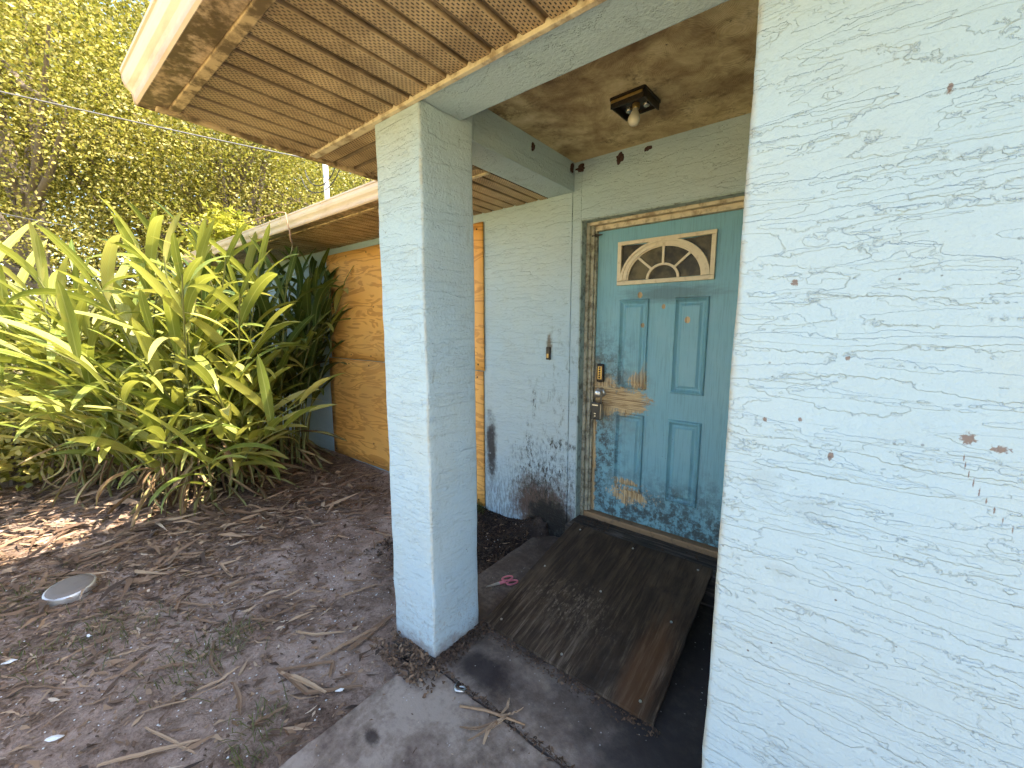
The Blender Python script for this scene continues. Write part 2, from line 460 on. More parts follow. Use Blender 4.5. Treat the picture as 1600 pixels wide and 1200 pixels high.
def m_soffit(axis, origin, pitch, name):
    """perforated vinyl; axis = direction the planks run in"""
    n = NT(name, 0.55)
    x, y, z = n.xyz()
    u, v = (x, y) if axis == 'y' else (y, x)
    t = n.math('FRACT', n.math('DIVIDE', n.sub(u, origin), pitch))      # 0..1 across one plank
    row = n.mul(t, pitch / 0.0113)
    fr = n.math('FRACT', row)
    odd = n.mul(n.math('FLOOR', row), 0.5)
    fv = n.math('FRACT', n.add(n.math('DIVIDE', v, 0.0185), odd))
    slot = n.mul(n.ss(n.math('ABSOLUTE', n.sub(fr, .5)), .24, .17), n.ss(n.math('ABSOLUTE', n.sub(fv, .5)), .32, .24))
    slot = n.mul(slot, n.mul(n.ss(t, .015, .035), n.ss(t, .765, .75)))
    d = n.noise(3.2, 6, 0.7)
    d2 = n.noise(1, 5, .7, s=(18, 4, 4) if axis == 'y' else (4, 18, 4))
    rn = n.n('ObjectInfo').outputs['Random']
    c = n.mix(n.add(n.mul(d2, .5), n.mul(rn, .35)), (0.60, 0.44, 0.255), (0.40, 0.275, 0.145))
    c = n.mix(n.mul(n.ss(d, .42, .62), .62), c, (0.21, 0.135, 0.07))
    near = n.ss(n.add(v, n.mul(n.sub(d, .5), .5)), .78, .60) if axis == 'y' else 0.0
    if axis == 'y': c = n.mix(n.mul(near, .35), c, (0.14, 0.085, 0.04))
    gro = n.mul(n.ss(t, .74, .80), n.ss(n.add(d2, n.mul(d, .6)), .55, .95, .45, 1.0))
    c = n.mix(n.mul(gro, .92), c, (0.055, 0.030, 0.014))
    spray = n.ss(n.noise(1, 4, .7, s=(40, 12, 12)), .60, .72)
    c = n.mix(n.mul(spray, .5), c, (0.16, 0.09, 0.04))
    c = n.mix(n.mul(slot, .95), c, (0.012, 0.009, 0.006))
    n.col(c)
    n.nrm(n.bump(n.add(n.mul(slot, -1.0), n.mul(d2, .15)), .5, 0.002))
    return n.m
PITCH = 0.1085

def m_ply(name, sunfresh=True, seed=0.0):
    n = NT(name, 0.6)
    x, y, z = n.xyz()
    v = n.comb(n.add(n.mul(x, 0.85), seed), 0.0, n.mul(z, 4.6))
    f = n.noise(1.6, 3, .5, 1.3, v=v)
    rings = n.math('SINE', n.mul(f, 34))
    k = n.ss(rings, -.1, .9)
    fine = n.noise(1, 4, .7, s=(7, 1, 160))
    big = n.noise(1.3, 3)
    c = n.mix(k, (0.80, 0.40, 0.095), (0.55, 0.23, 0.045))
    c = n.mix(n.mul(fine, .35), c, (0.80, 0.45, 0.13))
    c = n.mix(n.mul(n.ss(big, .45, .7), .35), c, (0.50, 0.27, 0.09))
    kn = n.vor(3.1, v=n.comb(n.add(x, seed), 0.0, z))
    c = n.mix(n.ss(kn, .055, .03), c, (0.13, 0.05, 0.02))
    n.col(c)
    n.nrm(n.bump(n.add(n.mul(rings, .4), fine), .25, 0.002))
    return n.m
M['ply_up'] = m_ply('fresh_plywood_upper', seed=0)
M['ply_low'] = m_ply('fresh_plywood_lower', seed=7.3)

def m_ramp():
    n = NT('blackened_plywood', 0.5)
    x, y, z = n.xyz()
    st = n.noise(1, 6, .72, .2, s=(46, 3.2, 3.2))
    st2 = n.noise(1, 5, .65, .1, s=(120, 7, 7))
    big = n.noise(2.6, 5, .6, .5)
    c = n.ramp(n.add(n.mul(st, .6), n.mul(big, .4)), [(0.36, (0.016, 0.010, 0.007)), (0.47, (0.044, 0.029, 0.019)), (0.56, (0.080, 0.054, 0.035)), (0.68, (0.135, 0.096, 0.064))])
    # bleached wear streaks near the lower edge, running along the grain
    low = n.ss(n.add(y, n.mul(n.sub(big, .5), .7)), 2.05, 1.60)
    wear = n.mul(low, n.ss(n.add(n.mul(st, .7), n.mul(st2, .3)), .50, .64))
    c = n.mix(n.mul(wear, .60), c, (0.22, 0.165, 0.12))
    # soaked black bands
    blk = n.ss(n.add(n.mul(n.noise(1, 5, .65, .2, s=(6, 2.2, 1)), .6), n.mul(st, .4)), .50, .62)
    c = n.mix(n.mul(blk, .75), c, (0.012, 0.009, 0.008))
    rust = n.mul(n.blob((-0.56, 1.66, 0.05), (.07, .30, .4), .7, n.noise(1, 5, .7, s=(30, 4, 4)), .5), 1)
    c = n.mix(n.mul(rust, .55), c, (0.13, 0.058, 0.024))
    pale = n.blob((-1.02, 1.80, .08), (.20, .13, .3), 1.6, n.noise(9, 5, .7), .8)
    c = n.mix(n.mul(pale, n.mul(n.ss(n.noise(1, 5, .75, s=(70, 26, 26)), .5, .66), .55)), c, (0.30, 0.23, 0.17))
    n.col(c)
    n.b.inputs['Specular IOR Level'].default_value = 0.18
    n.rough(n.ss(big, .3, .7, .5, .75))
    n.nrm(n.bump(n.add(st, n.mul(st2, .6)), .55, 0.003))
    return n.m
M['ramp'] = m_ramp()

def m_concrete():
    n = NT('grimy_concrete', 0.85)
    x, y, z = n.xyz()
    a = n.noise(3.5, 6, .65, .3); b = n.noise(30, 4, .65)
    c = n.ramp(n.add(n.mul(a, .7), n.mul(b, .3)), [(0.35, (0.095, 0.067, 0.050)), (0.46, (0.22, 0.166, 0.128)), (0.57, (0.35, 0.278, 0.222))])
    # ragged darker tone spreading from the porch and along the joint
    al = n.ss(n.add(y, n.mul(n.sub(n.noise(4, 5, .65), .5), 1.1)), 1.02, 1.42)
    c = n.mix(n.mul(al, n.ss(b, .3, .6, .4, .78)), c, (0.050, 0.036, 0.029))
    rt = n.ss(n.add(x, n.mul(n.sub(n.noise(5, 5, .65), .5), .5)), -.80, -.42)  # slab right of the ramp darkened: shade painted into the concrete
    c = n.mix(n.mul(rt, .8), c, (0.025, 0.023, 0.024))
    bl = n.mx(n.blob((-1.17, 1.25, 0), (.16, .08, .3), .7, n.noise(14, 5, .7), .5), n.blob((-1.30, .74, 0), (.035, .025, .3), .5, n.noise(30, 4), .4))
    c = n.mix(n.mul(bl, .8), c, (0.022, 0.016, 0.016))
    red = n.ss(n.noise(2.2, 4, .6), .55, .7)
    c = n.mix(n.mul(red, .35), c, (0.13, 0.085, 0.075))
    spk = n.mul(n.ss(n.vor(42), .16, .10), n.ss(n.noise(11, 3), .52, .66))
    c = n.mix(n.mul(spk, .7), c, (0.50, 0.47, 0.44))
    n.col(c); n.b.inputs['Specular IOR Level'].default_value = 0.15
    n.nrm(n.bump(n.add(n.noise(70, 4, .7), n.mul(a, .6)), .5, 0.005))
    return n.m
M['concrete'] = m_concrete()

def m_soil():
    n = NT('sandy_soil', 0.95)
    x, y, z = n.xyz()
    a = n.noise(1.7, 6, .62, .4); b = n.noise(14, 6, .7); f = n.noise(75, 5, .75)
    k = n.add(n.mul(a, .45), n.add(n.mul(b, .33), n.mul(f, .22)))
    c = n.ramp(k, [(0.37, (0.070, 0.043, 0.029)), (0.45, (0.205, 0.140, 0.102)), (0.53, (0.36, 0.262, 0.202)), (0.64, (0.53, 0.41, 0.33))])
    # blackened mulch between the pillar and the door wall
    mul = n.blob((-2.05, 2.2, 0), (.46, .75, 1), .45, n.noise(6, 5, .65), .3)
    c = n.mix(n.mul(mul, .88), c, (0.016, 0.013, 0.013))
    # brown leaf mould under the plants
    lm = n.blob((-5.2, 1.5, 0), (1.6, 1.0, 2), .4, n.noise(3, 5, .65), .35)
    c = n.mix(n.mul(lm, .45), c, (0.10, 0.06, 0.042))
    # crushed shell
    spk = n.mul(n.ss(n.vor(55), .20, .12), n.ss(n.noise(8, 3), .50, .64))
    c = n.mix(n.mul(spk, .75), c, (0.62, 0.58, 0.55))
    # beyond the planting bed: dry sandy lawn, mostly unseen, paled to bounce warm light
    r = n.math('SQRT', n.add(n.mul(n.add(x, 1.5), n.add(x, 1.5)), n.mul(n.sub(y, 1.5), n.sub(y, 1.5))))
    lawn = n.mx(n.ss(r, 6.0, 8.5), n.ss(n.add(y, n.mul(n.sub(b, .5), .4)), -.45, -.9))
    lc = n.mix(n.ss(n.add(n.mul(a, .5), n.mul(f, .5)), .40, .62), (0.34, 0.30, 0.12), (0.58, 0.47, 0.27))
    c = n.mix(lawn, c, lc)
    n.col(c); n.b.inputs['Specular IOR Level'].default_value = 0.1
    n.nrm(n.bump(n.add(n.mul(b, .7), n.mul(f, .6)), 1.0, 0.022))
    return n.m
M['soil'] = m_soil()

def m_door():
    n = NT('peeling_teal_door_paint', 0.5)
    x, y, z = n.xyz()
    grain = n.noise(1, 5, .65, .3, s=(130, 1, 6))
    grainh = n.noise(1, 5, .65, .6, s=(5, 1, 120))
    a = n.noise(4, 5, .65)
    c = n.mix(n.mul(n.ss(a, .4, .7), .4), (0.17, 0.375, 0.455), (0.235, 0.42, 0.475))
    c = n.mix(n.mul(n.ss(grain, .48, .65), .30), c, (0.08, 0.19, 0.22))
    nz = n.add(n.mul(n.noise(1, 5, .75, s=(60, 1, 22)), .4), n.mul(n.noise(19, 6, .8), .6))
    nh = n.add(n.mul(n.noise(1, 5, .75, s=(22, 1, 60)), .35), n.mul(n.noise(13, 6, .8), .65))
    # grime
    g = n.mul(n.ss(n.add(z, n.mul(n.sub(n.noise(6, 5, .7), .5), .5)), .72, .30), n.ss(n.add(n.mul(n.noise(17, 6, .78), .7), n.mul(n.noise(1, 5, .75, s=(26, 1, 12)), .3)), .42, .56))
    g = n.mx(g, n.mul(n.ss(n.add(x, n.mul(n.sub(a, .5), .35)), -1.02, -1.30), n.mul(n.ss(z, 1.75, 1.2), n.ss(n.noise(17, 6, .78), .42, .60))))
    g = n.mx(g, n.mul(n.blob((-.86, 2.65, 1.81), (.26, .3, .05), .8, n.noise(1, 5, .7, s=(8, 1, 40)), .6), .6))
    c = n.mix(n.mul(g, .86), c, (0.030, 0.027, 0.023))
    # paint worn off to the stained skin below
    rail = n.mul(n.ss(z, 1.02, 1.04), n.ss(z, 1.19, 1.17))
    gsel = n.add(n.mul(grainh, rail), n.mul(grain, n.sub(1.0, rail)))
    wood = n.mix(n.ss(gsel, .42, .62), (0.60, 0.43, 0.22), (0.25, 0.145, 0.06))
    p = n.blob((-1.03, 2.65, 1.235), (.060, .3, .060), 2.0, nz, .22)
    p = n.mx(p, n.blob((-.995, 2.65, 1.30), (.018, .3, .09), 2.0, nz, .22))
    p = n.mx(p, n.blob((-1.10, 2.65, 1.09), (.150, .3, .085), 2.0, nh, .22))
    p = n.mx(p, n.blob((-1.27, 2.65, 1.11), (.10, .3, .13), 1.7, nh, .30))
    p = n.mx(p, n.blob((-1.055, 2.65, .425), (.13, .3, .055), 2.6, n.noise(30, 5, .75), .3))
    p = n.mx(p, n.blob((-1.09, 2.65, .515), (.08, .3, .022), 2.4, n.noise(30, 5, .75), .3))
    p = n.mx(p, n.ss(n.add(x, n.mul(n.sub(nz, .5), .12)), -1.326, -1.342))
    p = n.mul(p, n.ss(n.add(z, n.mul(n.sub(nz, .5), .3)), 1.42, 1.20))
    for (sx, sz, r) in [(-.737, 1.643, .016), (-1.018, 1.612, .012), (-.889, 1.729, .012), (-1.047, 1.808, .016)]:
        p = n.mx(p, n.blob((sx, 2.65, sz), (r, .3, r * 1.25), .25, n.noise(60, 3), .15))
    halo = n.blob((-1.24, 2.65, 1.10), (.20, .3, .22), 1.5, n.noise(9, 5, .7), .8)
    c = n.mix(n.mul(halo, .42), c, (0.13, 0.085, 0.045))
    c = n.mix(n.mul(p, .93), c, wood)
    spk = n.mul(n.ss(n.vor(30), .11, .06), n.ss(n.noise(7, 3), .55, .66))
    c = n.mix(n.mul(spk, .6), c, (0.03, 0.03, 0.03))
    n.col(c)
    n.rough(n.ss(p, 0, 1, .48, .8))
    n.nrm(n.bump(n.sub(n.add(n.mul(grain, .5), n.mul(grainh, .2)), n.mul(p, .35)), .4, 0.002))
    return n.m
M['door'] = m_door()

def m_glass():
    n = NT('dark_room_door_glass', 0.38)
    a = n.noise(7, 4, .6)
    n.col(n.mix(n.ss(a, .40, .70), (0.035, 0.028, 0.016), (0.15, 0.12, 0.06)))  # opaque panes, the unlit room behind painted as their dark colour
    n.b.inputs['Specular IOR Level'].default_value = 0.25
    n.nrm(n.bump(n.noise(60, 3), .25, .002))
    return n.m
M['glass'] = m_glass()

def m_sill():
    n = NT('charred_sill', 0.8)
    a = n.noise(1, 6, .7, s=(4, 40, 40))
    n.col(n.ramp(a, [(.35, (0.018, 0.014, 0.012)), (.52, (0.06, 0.045, 0.036)), (.68, (0.17, 0.14, 0.12))]))
    n.nrm(n.bump(a, .6, .006))
    return n.m
M['sill'] = m_sill()
M['sill_wood'] = plain('worn_threshold', (0.30, 0.18, 0.09), .6, scale=20, dirt=(0.05, 0.035, 0.025), dirt_amt=.8)
M['shingle'] = plain('roof_shingle', (0.16, 0.14, 0.12), .9, scale=25, bump=.6)

def m_leaf(name, stops, trans=0.35, rough=0.45, veins=True, dead=False):
    """leaf: colour varies per leaf with a stored or object random number"""
    n = NT(name, rough)
    if veins:
        oi = n.n('ObjectInfo'); rnd = oi.outputs['Random']
        tc = n.n('TexCoord').outputs['Object']
        xx, yy, zz = n.xyz(tc)
        # parallel side veins and pale midrib
        st = n.math('SINE', n.mul(n.sub(n.math('ABSOLUTE', yy), n.mul(xx, .35)), 420))
        c = n.ramp(rnd, stops)
        c = n.mix(n.mul(n.ss(st, .2, 1), .14), c, (0.03, 0.05, 0.008))
        c = n.mix(n.mul(n.ss(n.math('ABSOLUTE', yy), .006, .002), .45), c, (0.42, 0.46, 0.16))
        bl = n.noise(9, 4, .6, v=n.comb(xx, yy, n.mul(rnd, 40)))
        c = n.mix(n.mul(n.ss(bl, .58, .72), .35), c, (0.38, 0.30, 0.06))
        tip = n.ss(n.add(xx, n.mul(n.sub(bl, .5), .35)), .86, 1.02)
        c = n.mix(n.mul(tip, n.mul(n.ss(rnd, .4, .9), .9)), c, (0.30, 0.17, 0.06))
    else:
        at = n.n('Attribute'); at.attribute_name = 'var'
        c = n.ramp(at.outputs['Fac'], stops)
    n.col(c)
    n.b.inputs['Specular IOR Level'].default_value = 0.4
    tr = n.n('BsdfTranslucent')
    n.put(tr.inputs['Color'], n.mix(0.5, c, (0.52, 0.50, 0.05) if not dead else (0.4, 0.22, 0.08), 'MIX'))
    ms = n.n('MixShader'); ms.inputs[0].default_value = trans
    n.t.links.new(n.b.outputs[0], ms.inputs[1]); n.t.links.new(tr.outputs[0], ms.inputs[2])
    n.t.links.new(ms.outputs[0], n.out.inputs['Surface'])
    return n.m
M['ginger'] = m_leaf('ginger_leaf', [(0.0, (0.10, 0.145, 0.026)), (0.35, (0.20, 0.235, 0.045)), (0.7, (0.31, 0.32, 0.075)), (1.0, (0.44, 0.40, 0.13))], .36)
M['ginger_shaded'] = m_leaf('ginger_leaf_shaded', [(0.0, (0.024, 0.052, 0.014)), (0.5, (0.040, 0.080, 0.018)), (1.0, (0.075, 0.115, 0.026))], .22)  # darker copy of the ginger leaf: eave shade put into its colour
M['dead'] = m_leaf('dead_ginger_leaf', [(0.0, (0.060, 0.032, 0.018)), (0.4, (0.13, 0.072, 0.036)), (0.8, (0.24, 0.145, 0.075)), (1.0, (0.38, 0.27, 0.15))], .2, .8, True, True)
M['oak'] = m_leaf('tree_leaf', [(0.0, (0.060, 0.070, 0.012)), (0.3, (0.14, 0.145, 0.022)), (0.65, (0.30, 0.26, 0.055)), (1.0, (0.52, 0.44, 0.15))], .40, .45, False)
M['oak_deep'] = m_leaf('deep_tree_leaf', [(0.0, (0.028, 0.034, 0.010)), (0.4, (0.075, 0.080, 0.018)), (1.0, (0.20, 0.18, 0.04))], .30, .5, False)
M['shrub'] = m_leaf('bright_shrub_leaf', [(0.0, (0.17, 0.20, 0.018)), (0.5, (0.28, 0.29, 0.028)), (1.0, (0.40, 0.37, 0.05))], .4, .5, False)
M['litter'] = m_leaf('leaf_litter', [(0.0, (0.040, 0.026, 0.018)), (0.35, (0.12, 0.070, 0.042)), (0.7, (0.25, 0.155, 0.090)), (0.93, (0.43, 0.295, 0.18)), (1.0, (0.60, 0.50, 0.38))], .05, .85, False, True)
M['grass'] = m_leaf('grass_blade', [(0.0, (0.045, 0.060, 0.018)), (1.0, (0.12, 0.125, 0.045))], .25, .6, False)
M['cane'] = plain('ginger_cane', (0.16, 0.17, 0.05), .6, scale=20, dirt=(0.16, 0.09, 0.04), dirt_amt=.6)
M['bark'] = plain('tree_bark', (0.17, 0.135, 0.10), .95, scale=12, dirt=(0.03, 0.022, 0.016), dirt_amt=.7, bump=1.0)
M['dryveg'] = plain('dry_stem', (0.33, 0.20, 0.11), .85, scale=30, dirt=(0.12, 0.07, 0.04), dirt_amt=.5)
M['lid'] = plain('weathered_lid_metal', (0.20, 0.165, 0.135), .7, .25, scale=18, dirt=(0.10, 0.075, 0.06), dirt_amt=.6)
M['lid_rim'] = plain('lit_lid_rim', (0.62, 0.60, 0.58), .35, .6, scale=18, dirt=(0.20, 0.15, 0.10), dirt_amt=.6)  # paler than the top plate: the lid's lit side put into the colour

# ------------------------------------------------------------------ setting: ground and walk
def build_ground():
    def axis(lo, hi, d, far):
        a = list(np.arange(lo, hi + 1e-6, d)); s = d
        while a[-1] < far: s *= 1.35; a.append(a[-1] + s)
        s = d
        while a[0] > -far: s *= 1.35; a.insert(0, a[0] - s)
        return np.array(a)
    xs, ys = axis(-6.6, 0.4, 0.035, 160), axis(-0.6, 2.9, 0.035, 160)
    X, Y = np.meshgrid(xs, ys)
    Z = ground_z(X, Y)
    under = (X > -1.66) & (Y < 2.6) & (Y > 1.08) & (X < 8) | (X > -1.42) & (Y > -6) & (Y <= 1.1) & (X < 0.9)
    Z = np.where(under, -0.10, Z)
    v = np.stack([X, Y, Z], -1).reshape(-1, 3)
    nx, ny = len(xs), len(ys)
    i, j = np.meshgrid(np.arange(nx - 1), np.arange(ny - 1))
    q = (j * nx + i).ravel()
    f = np.stack([q, q + 1, q + nx + 1, q + nx], -1)
    me = bpy.data.meshes.new('ground')
    me.from_pydata(v.tolist(), [], f.tolist())
    me.materials.append(M['soil'])
    me.polygons.foreach_set('use_smooth', [True] * len(me.polygons))
    tag(link(bpy.data.objects.new('ground', me)), kind='structure')
build_ground()

walk = tag(empty('walkway', (-1, 0.5, 0)), kind='structure')
def slab(poly, z0, z1, parent):
    """concrete panel with worn, slightly irregular arrises"""
    bm = bmesh.new()
    vs = []
    for k in range(len(poly)):
        a, b = Vector(poly[k]), Vector(poly[(k + 1) % len(poly)])
        m = max(2, int((b - a).length / 0.06))
        for i in range(m):
            p = a.lerp(b, i / m)
            vs.append(bm.verts.new((p.x + random.uniform(-.004, .004), p.y + random.uniform(-.004, .004), z1)))
    top = bm.faces.new(vs)
    r = bmesh.ops.extrude_face_region(bm, geom=[top])
    for q in r['geom']:
        if isinstance(q, bmesh.types.BMVert): q.co.z = z0
    bm.normal_update()
    bmesh.ops.recalc_face_normals(bm, faces=bm.faces[:])
    ed = [e for e in bm.edges if abs(e.verts[0].co.z - z1) < 1e-6 and abs(e.verts[1].co.z - z1) < 1e-6]
    bmesh.ops.bevel(bm, geom=ed, offset=0.008, segments=2, affect='EDGES')
    me = bpy.data.meshes.new('concrete_slab'); bm.to_mesh(me); bm.free()
    me.materials.append(M['concrete'])
    return link(bpy.data.objects.new('concrete_slab', me), parent)
slab([(-1.475, -1.4), (0.9, -1.4), (0.9, 1.118), (-1.475, 1.118)], -.10, 0.0, walk)
slab([(-1.475, -4.2), (0.9, -4.2), (0.9, -1.412), (-1.475, -1.412)], -.10, 0.0, walk)
slab([(-1.715, 1.130), (-0.15, 1.130), (-0.15, 2.519), (-1.60, 2.519), (-1.715, 2.40)], -.10, 0.0, walk)
# soil packed into the joint between the slabs
G().box(-1.70, 0.9, 1.112, 1.136, -.09, -.012).out('joint_fill', M['sill'], walk)

# ------------------------------------------------------------------ the house
house = tag(empty('house', (-1.0, 2.0, 0)), 'pale blue stucco house with boarded windows and a recessed porch doorway', 'house')
YW = 2.52; ZS = 2.5; YF = 1.139
# right-hand block that frames the porch
o = rough_box(-0.207, 3.8, YF, 2.80, -.2, 2.72, .045, .012, .0035).out('side_wall', M['stucco_right'], house, True)
o['label'] = 'wide pale blue textured stucco wall filling the right of the picture'
g = G()
g.box(-8.0, HX - .004, YW, 2.78, -.3, 2.72, .004)
g.box(HX + .004, -1.424, YW, 2.78, -.3, 2.72, .004)
g.box(HX - .01, HX + .01, YW + .008, 2.6, -.3, 2.70)
g.box(-1.424, -.385, YW, 2.78, 2.311, 2.72, .004)
g.box(-.385, -.207, YW, 2.78, -.3, 2.72)
o = g.out('door_wall', M['stucco_wall'], house)
o['label'] = 'stained stucco wall around the door with mildew at its foot'
rough_box(-1.702, -1.390, YF, 1.452, -.12, 2.72, .040, .014, .005).out('porch_pillar', M['stucco_pillar'], house, True)['label'] = 'square pale stucco pillar at the porch corner'
G().box(-1.390, -0.207, YF + .002, 1.370, ZS, 2.72, .006).out('front_beam', M['stucco'], house)
G().box(-1.692, -1.480, 1.452, YW, ZS, 2.72, .006).out('side_beam', M['stucco'], house)
G().box(-1.480, -0.207, 1.370, YW, 2.685, 2.72).out('porch_ceiling', M['ceiling'], house)['label'] = 'brown stained plaster ceiling of the porch'

# soffits of vinyl planks
def soffit(axis, u0, u1, v0, v1, name):
    base = G()
    if axis == 'y': base.box(u0, u1, v0, v1, ZS + .022, ZS + .030)
    else: base.box(v0, v1, u0, u1, ZS + .022, ZS + .030)
    s = base.out('soffit', M['fascia'], house)
    mat = m_soffit(axis, u0, PITCH, name)
    prof = [(0, 0), (.082, 0), (.0865, .011), (.101, .011), (.1055, 0), (PITCH, 0)]
    k = 0; u = u0
    while u < u1 - .005:
        wd = min(PITCH, u1 - u)
        pr = [(min(p, wd), z) for p, z in prof]
        sag = random.uniform(-.0015, .0015)
        vs, fs = [], []
        for t in (v0, v1):
            for p, z in pr:
                q = (u + p, t, ZS + z + sag) if axis == 'y' else (t, u + p, ZS + z + sag)
                vs.append(q)
        m = len(pr)
        for i in range(m - 1): fs.append((i, i + 1, m + i + 1, m + i))
        obj('soffit_plank', vs, fs, mat, s)
        u += PITCH; k += 1
    return s
soffit('y', -2.262, 3.6, 0.575, YF - .020, 'front_soffit_vinyl')['label'] = 'mildewed perforated soffit in front of the porch'
soffit('x', 1.160, 1.90, -2.262, -1.704, 'side_soffit_vinyl')
soffit('y', -7.4, -1.694, 1.906, YW, 'wing_soffit_vinyl')
# channels that hold the soffit
g = G().box(-2.262, -1.705, YF - .020, YF + .020, ZS - .010, ZS + .02, .003)
g.box(-1.705, 3.6, YF - .022, YF - .001, ZS - .014, ZS + .02, .003)
g.out('soffit_channel', M['trim'], house)
G().box(-2.262, -1.694, 1.880, 1.905, ZS - .008, ZS + .02, .003).out('soffit_channel', M['trim'], house)
# fascias
G().box(-2.262, 3.6, .536, .574, ZS - .010, 2.655, .004).out('fascia', M['fascia'], house)
G().box(-2.300, -2.263, .500, 1.868, ZS - .014, 2.655, .004).out('fascia', M['fascia'], house)
G().box(-7.4, -2.301, 1.868, 1.905, ZS - .010, 2.645, .004).out('fascia', M['fascia'], house)
# K-style gutters: (offset out from the fascia, height)
def gutter(a, b, y, cap_left=True):
    pr = [(0, 2.602), (0, 2.497), (-.084, 2.497), (-.092, 2.506), (-.094, 2.530), (-.100, 2.542), (-.113, 2.556), (-.120, 2.574), (-.121, 2.598), (-.127, 2.600), (-.127, 2.612), (-.112, 2.612),
          (-.112, 2.600), (-.114, 2.578), (-.106, 2.560), (-.092, 2.546), (-.087, 2.530), (-.086, 2.504), (-.006, 2.504), (-.006, 2.602)]
    pr = [(y + p, z) for p, z in pr]
    g = G().extrude(pr, 'x', a, b)
    o = g.out('gutter', M['gutter'], house)
    cap = [(y + p, z) for p, z in [(0, 2.608), (0, 2.494), (-.086, 2.494), (-.095, 2.505), (-.097, 2.530), (-.103, 2.541), (-.116, 2.555), (-.123, 2.574), (-.124, 2.608)]]
    if cap_left: G().extrude(cap, 'x', a - .004, a - .0005).out('end_cap', M['gutter'], o)
    return o
gutter(-2.318, 3.6, .534)
gutter(-7.4, -2.303, 1.866)
# roof: eaves shade the front of the house
def hip(g, x0, x1, y0, y1, z, pitch=.32, t=.03, gable_right=False):
    hy = (y1 - y0) / 2; hx = min(hy, (x1 - x0) / 2 - .01); h = hy * pitch
    rx = x1 if gable_right else x1 - hx
    v = [(x0, y0, z), (x1, y0, z), (x1, y1, z), (x0, y1, z), (x0, y0, z + t), (x1, y0, z + t), (x1, y1, z + t), (x0, y1, z + t), (x0 + hx, y0 + hy, z + t + h), (rx, y0 + hy, z + t + h)]
    g.addm(v, [(0, 1, 5, 4), (1, 2, 6, 5), (2, 3, 7, 6), (3, 0, 4, 7), (4, 5, 9, 8), (5, 6, 9), (6, 7, 8, 9), (7, 4, 8)])
g = G(); hip(g, -2.315, 9.0, .515, 10.0, 2.654); hip(g, -7.42, -1.72, 1.85, 9.6, 2.644, gable_right=True)
g.out('roof', M['shingle'], house)
# rear mass so that no sky shows behind the walls
G().box(-7.3, 8.6, 2.80, 9.2, -.3, 2.63).out('rear_wall', M['stucco'], house)

# step and threshold
G().box(-1.424, -.215, 2.385, 2.600, -.1, .196, .008).out('step', M['sill'], house)
G().box(-1.405, -.400, 2.600, 2.668, -.1, .232, .006).out('threshold', M['sill_wood'], house)
# plastered reveal and timber door frame
G().box(-1.4235, -1.416, YW + .002, 2.612, .197, 2.310).box(-1.4235, -.386, YW + .002, 2.612, 2.303, 2.3105).out('reveal', M['reveal'], house)
def frame_side(xa, xb):
    s = 1 if xb > xa else -1
    g = G()
    g.box(min(xa, xa + s * .022), max(xa, xa + s * .022), 2.585, 2.70, .197, 2.302, .003)
    g.box(min(xa + s * .0225, xa + s * .045), max(xa + s * .0225, xa + s * .045), 2.612, 2.70, .233, 2.285, .003)
    g.box(min(xa + s * .0455, xb), max(xa + s * .0455, xb), 2.630, 2.70, .233, 2.268, .002)
    return g
frame_side(-1.4155, -1.359).out('door_frame', M['jamb'], house)
frame_side(-.390, -.447).out('door_frame', M['jamb'], house)
G().box(-1.392, -.414, 2.585, 2.70, 2.282, 2.3025, .003).box(-1.370, -.437, 2.622, 2.70, 2.250, 2.2815, .003).out('door_frame', M['trim'], house)

# the door
DY = 2.650
door = G().box(-1.357, -.449, DY, DY + .044, .236, 2.248, .002).out('front_door', M['door'], house)
door['label'] = 'worn teal panelled front door with fanlight'
def raised_panel(x0, x1, z0, z1):
    prof = [(0, 0), (.004, -.014), (.013, -.018), (.022, -.008), (.030, -.0015), (.037, -.0015), (.052, -.011)]
    vs, fs = [], []
    for ins, d in prof:
        for (x, z) in ((x0 + ins, z0 + ins), (x1 - ins, z0 + ins), (x1 - ins, z1 - ins), (x0 + ins, z1 - ins)): vs.append((x, DY + d, z))
    for i in range(len(prof) - 1):
        for k in range(4): fs.append((i * 4 + k, i * 4 + (k + 1) % 4, i * 4 + 4 + (k + 1) % 4, i * 4 + 4 + k))
    b = (len(prof) - 1) * 4
    fs.append((b, b + 1, b + 2, b + 3))
    obj('raised_panel', vs, fs, M['door'], door)
for xa in (-1.186, -.823):
    raised_panel(xa, xa + .204, 1.180, 1.782)
    raised_panel(xa, xa + .204, .455, 1.008)
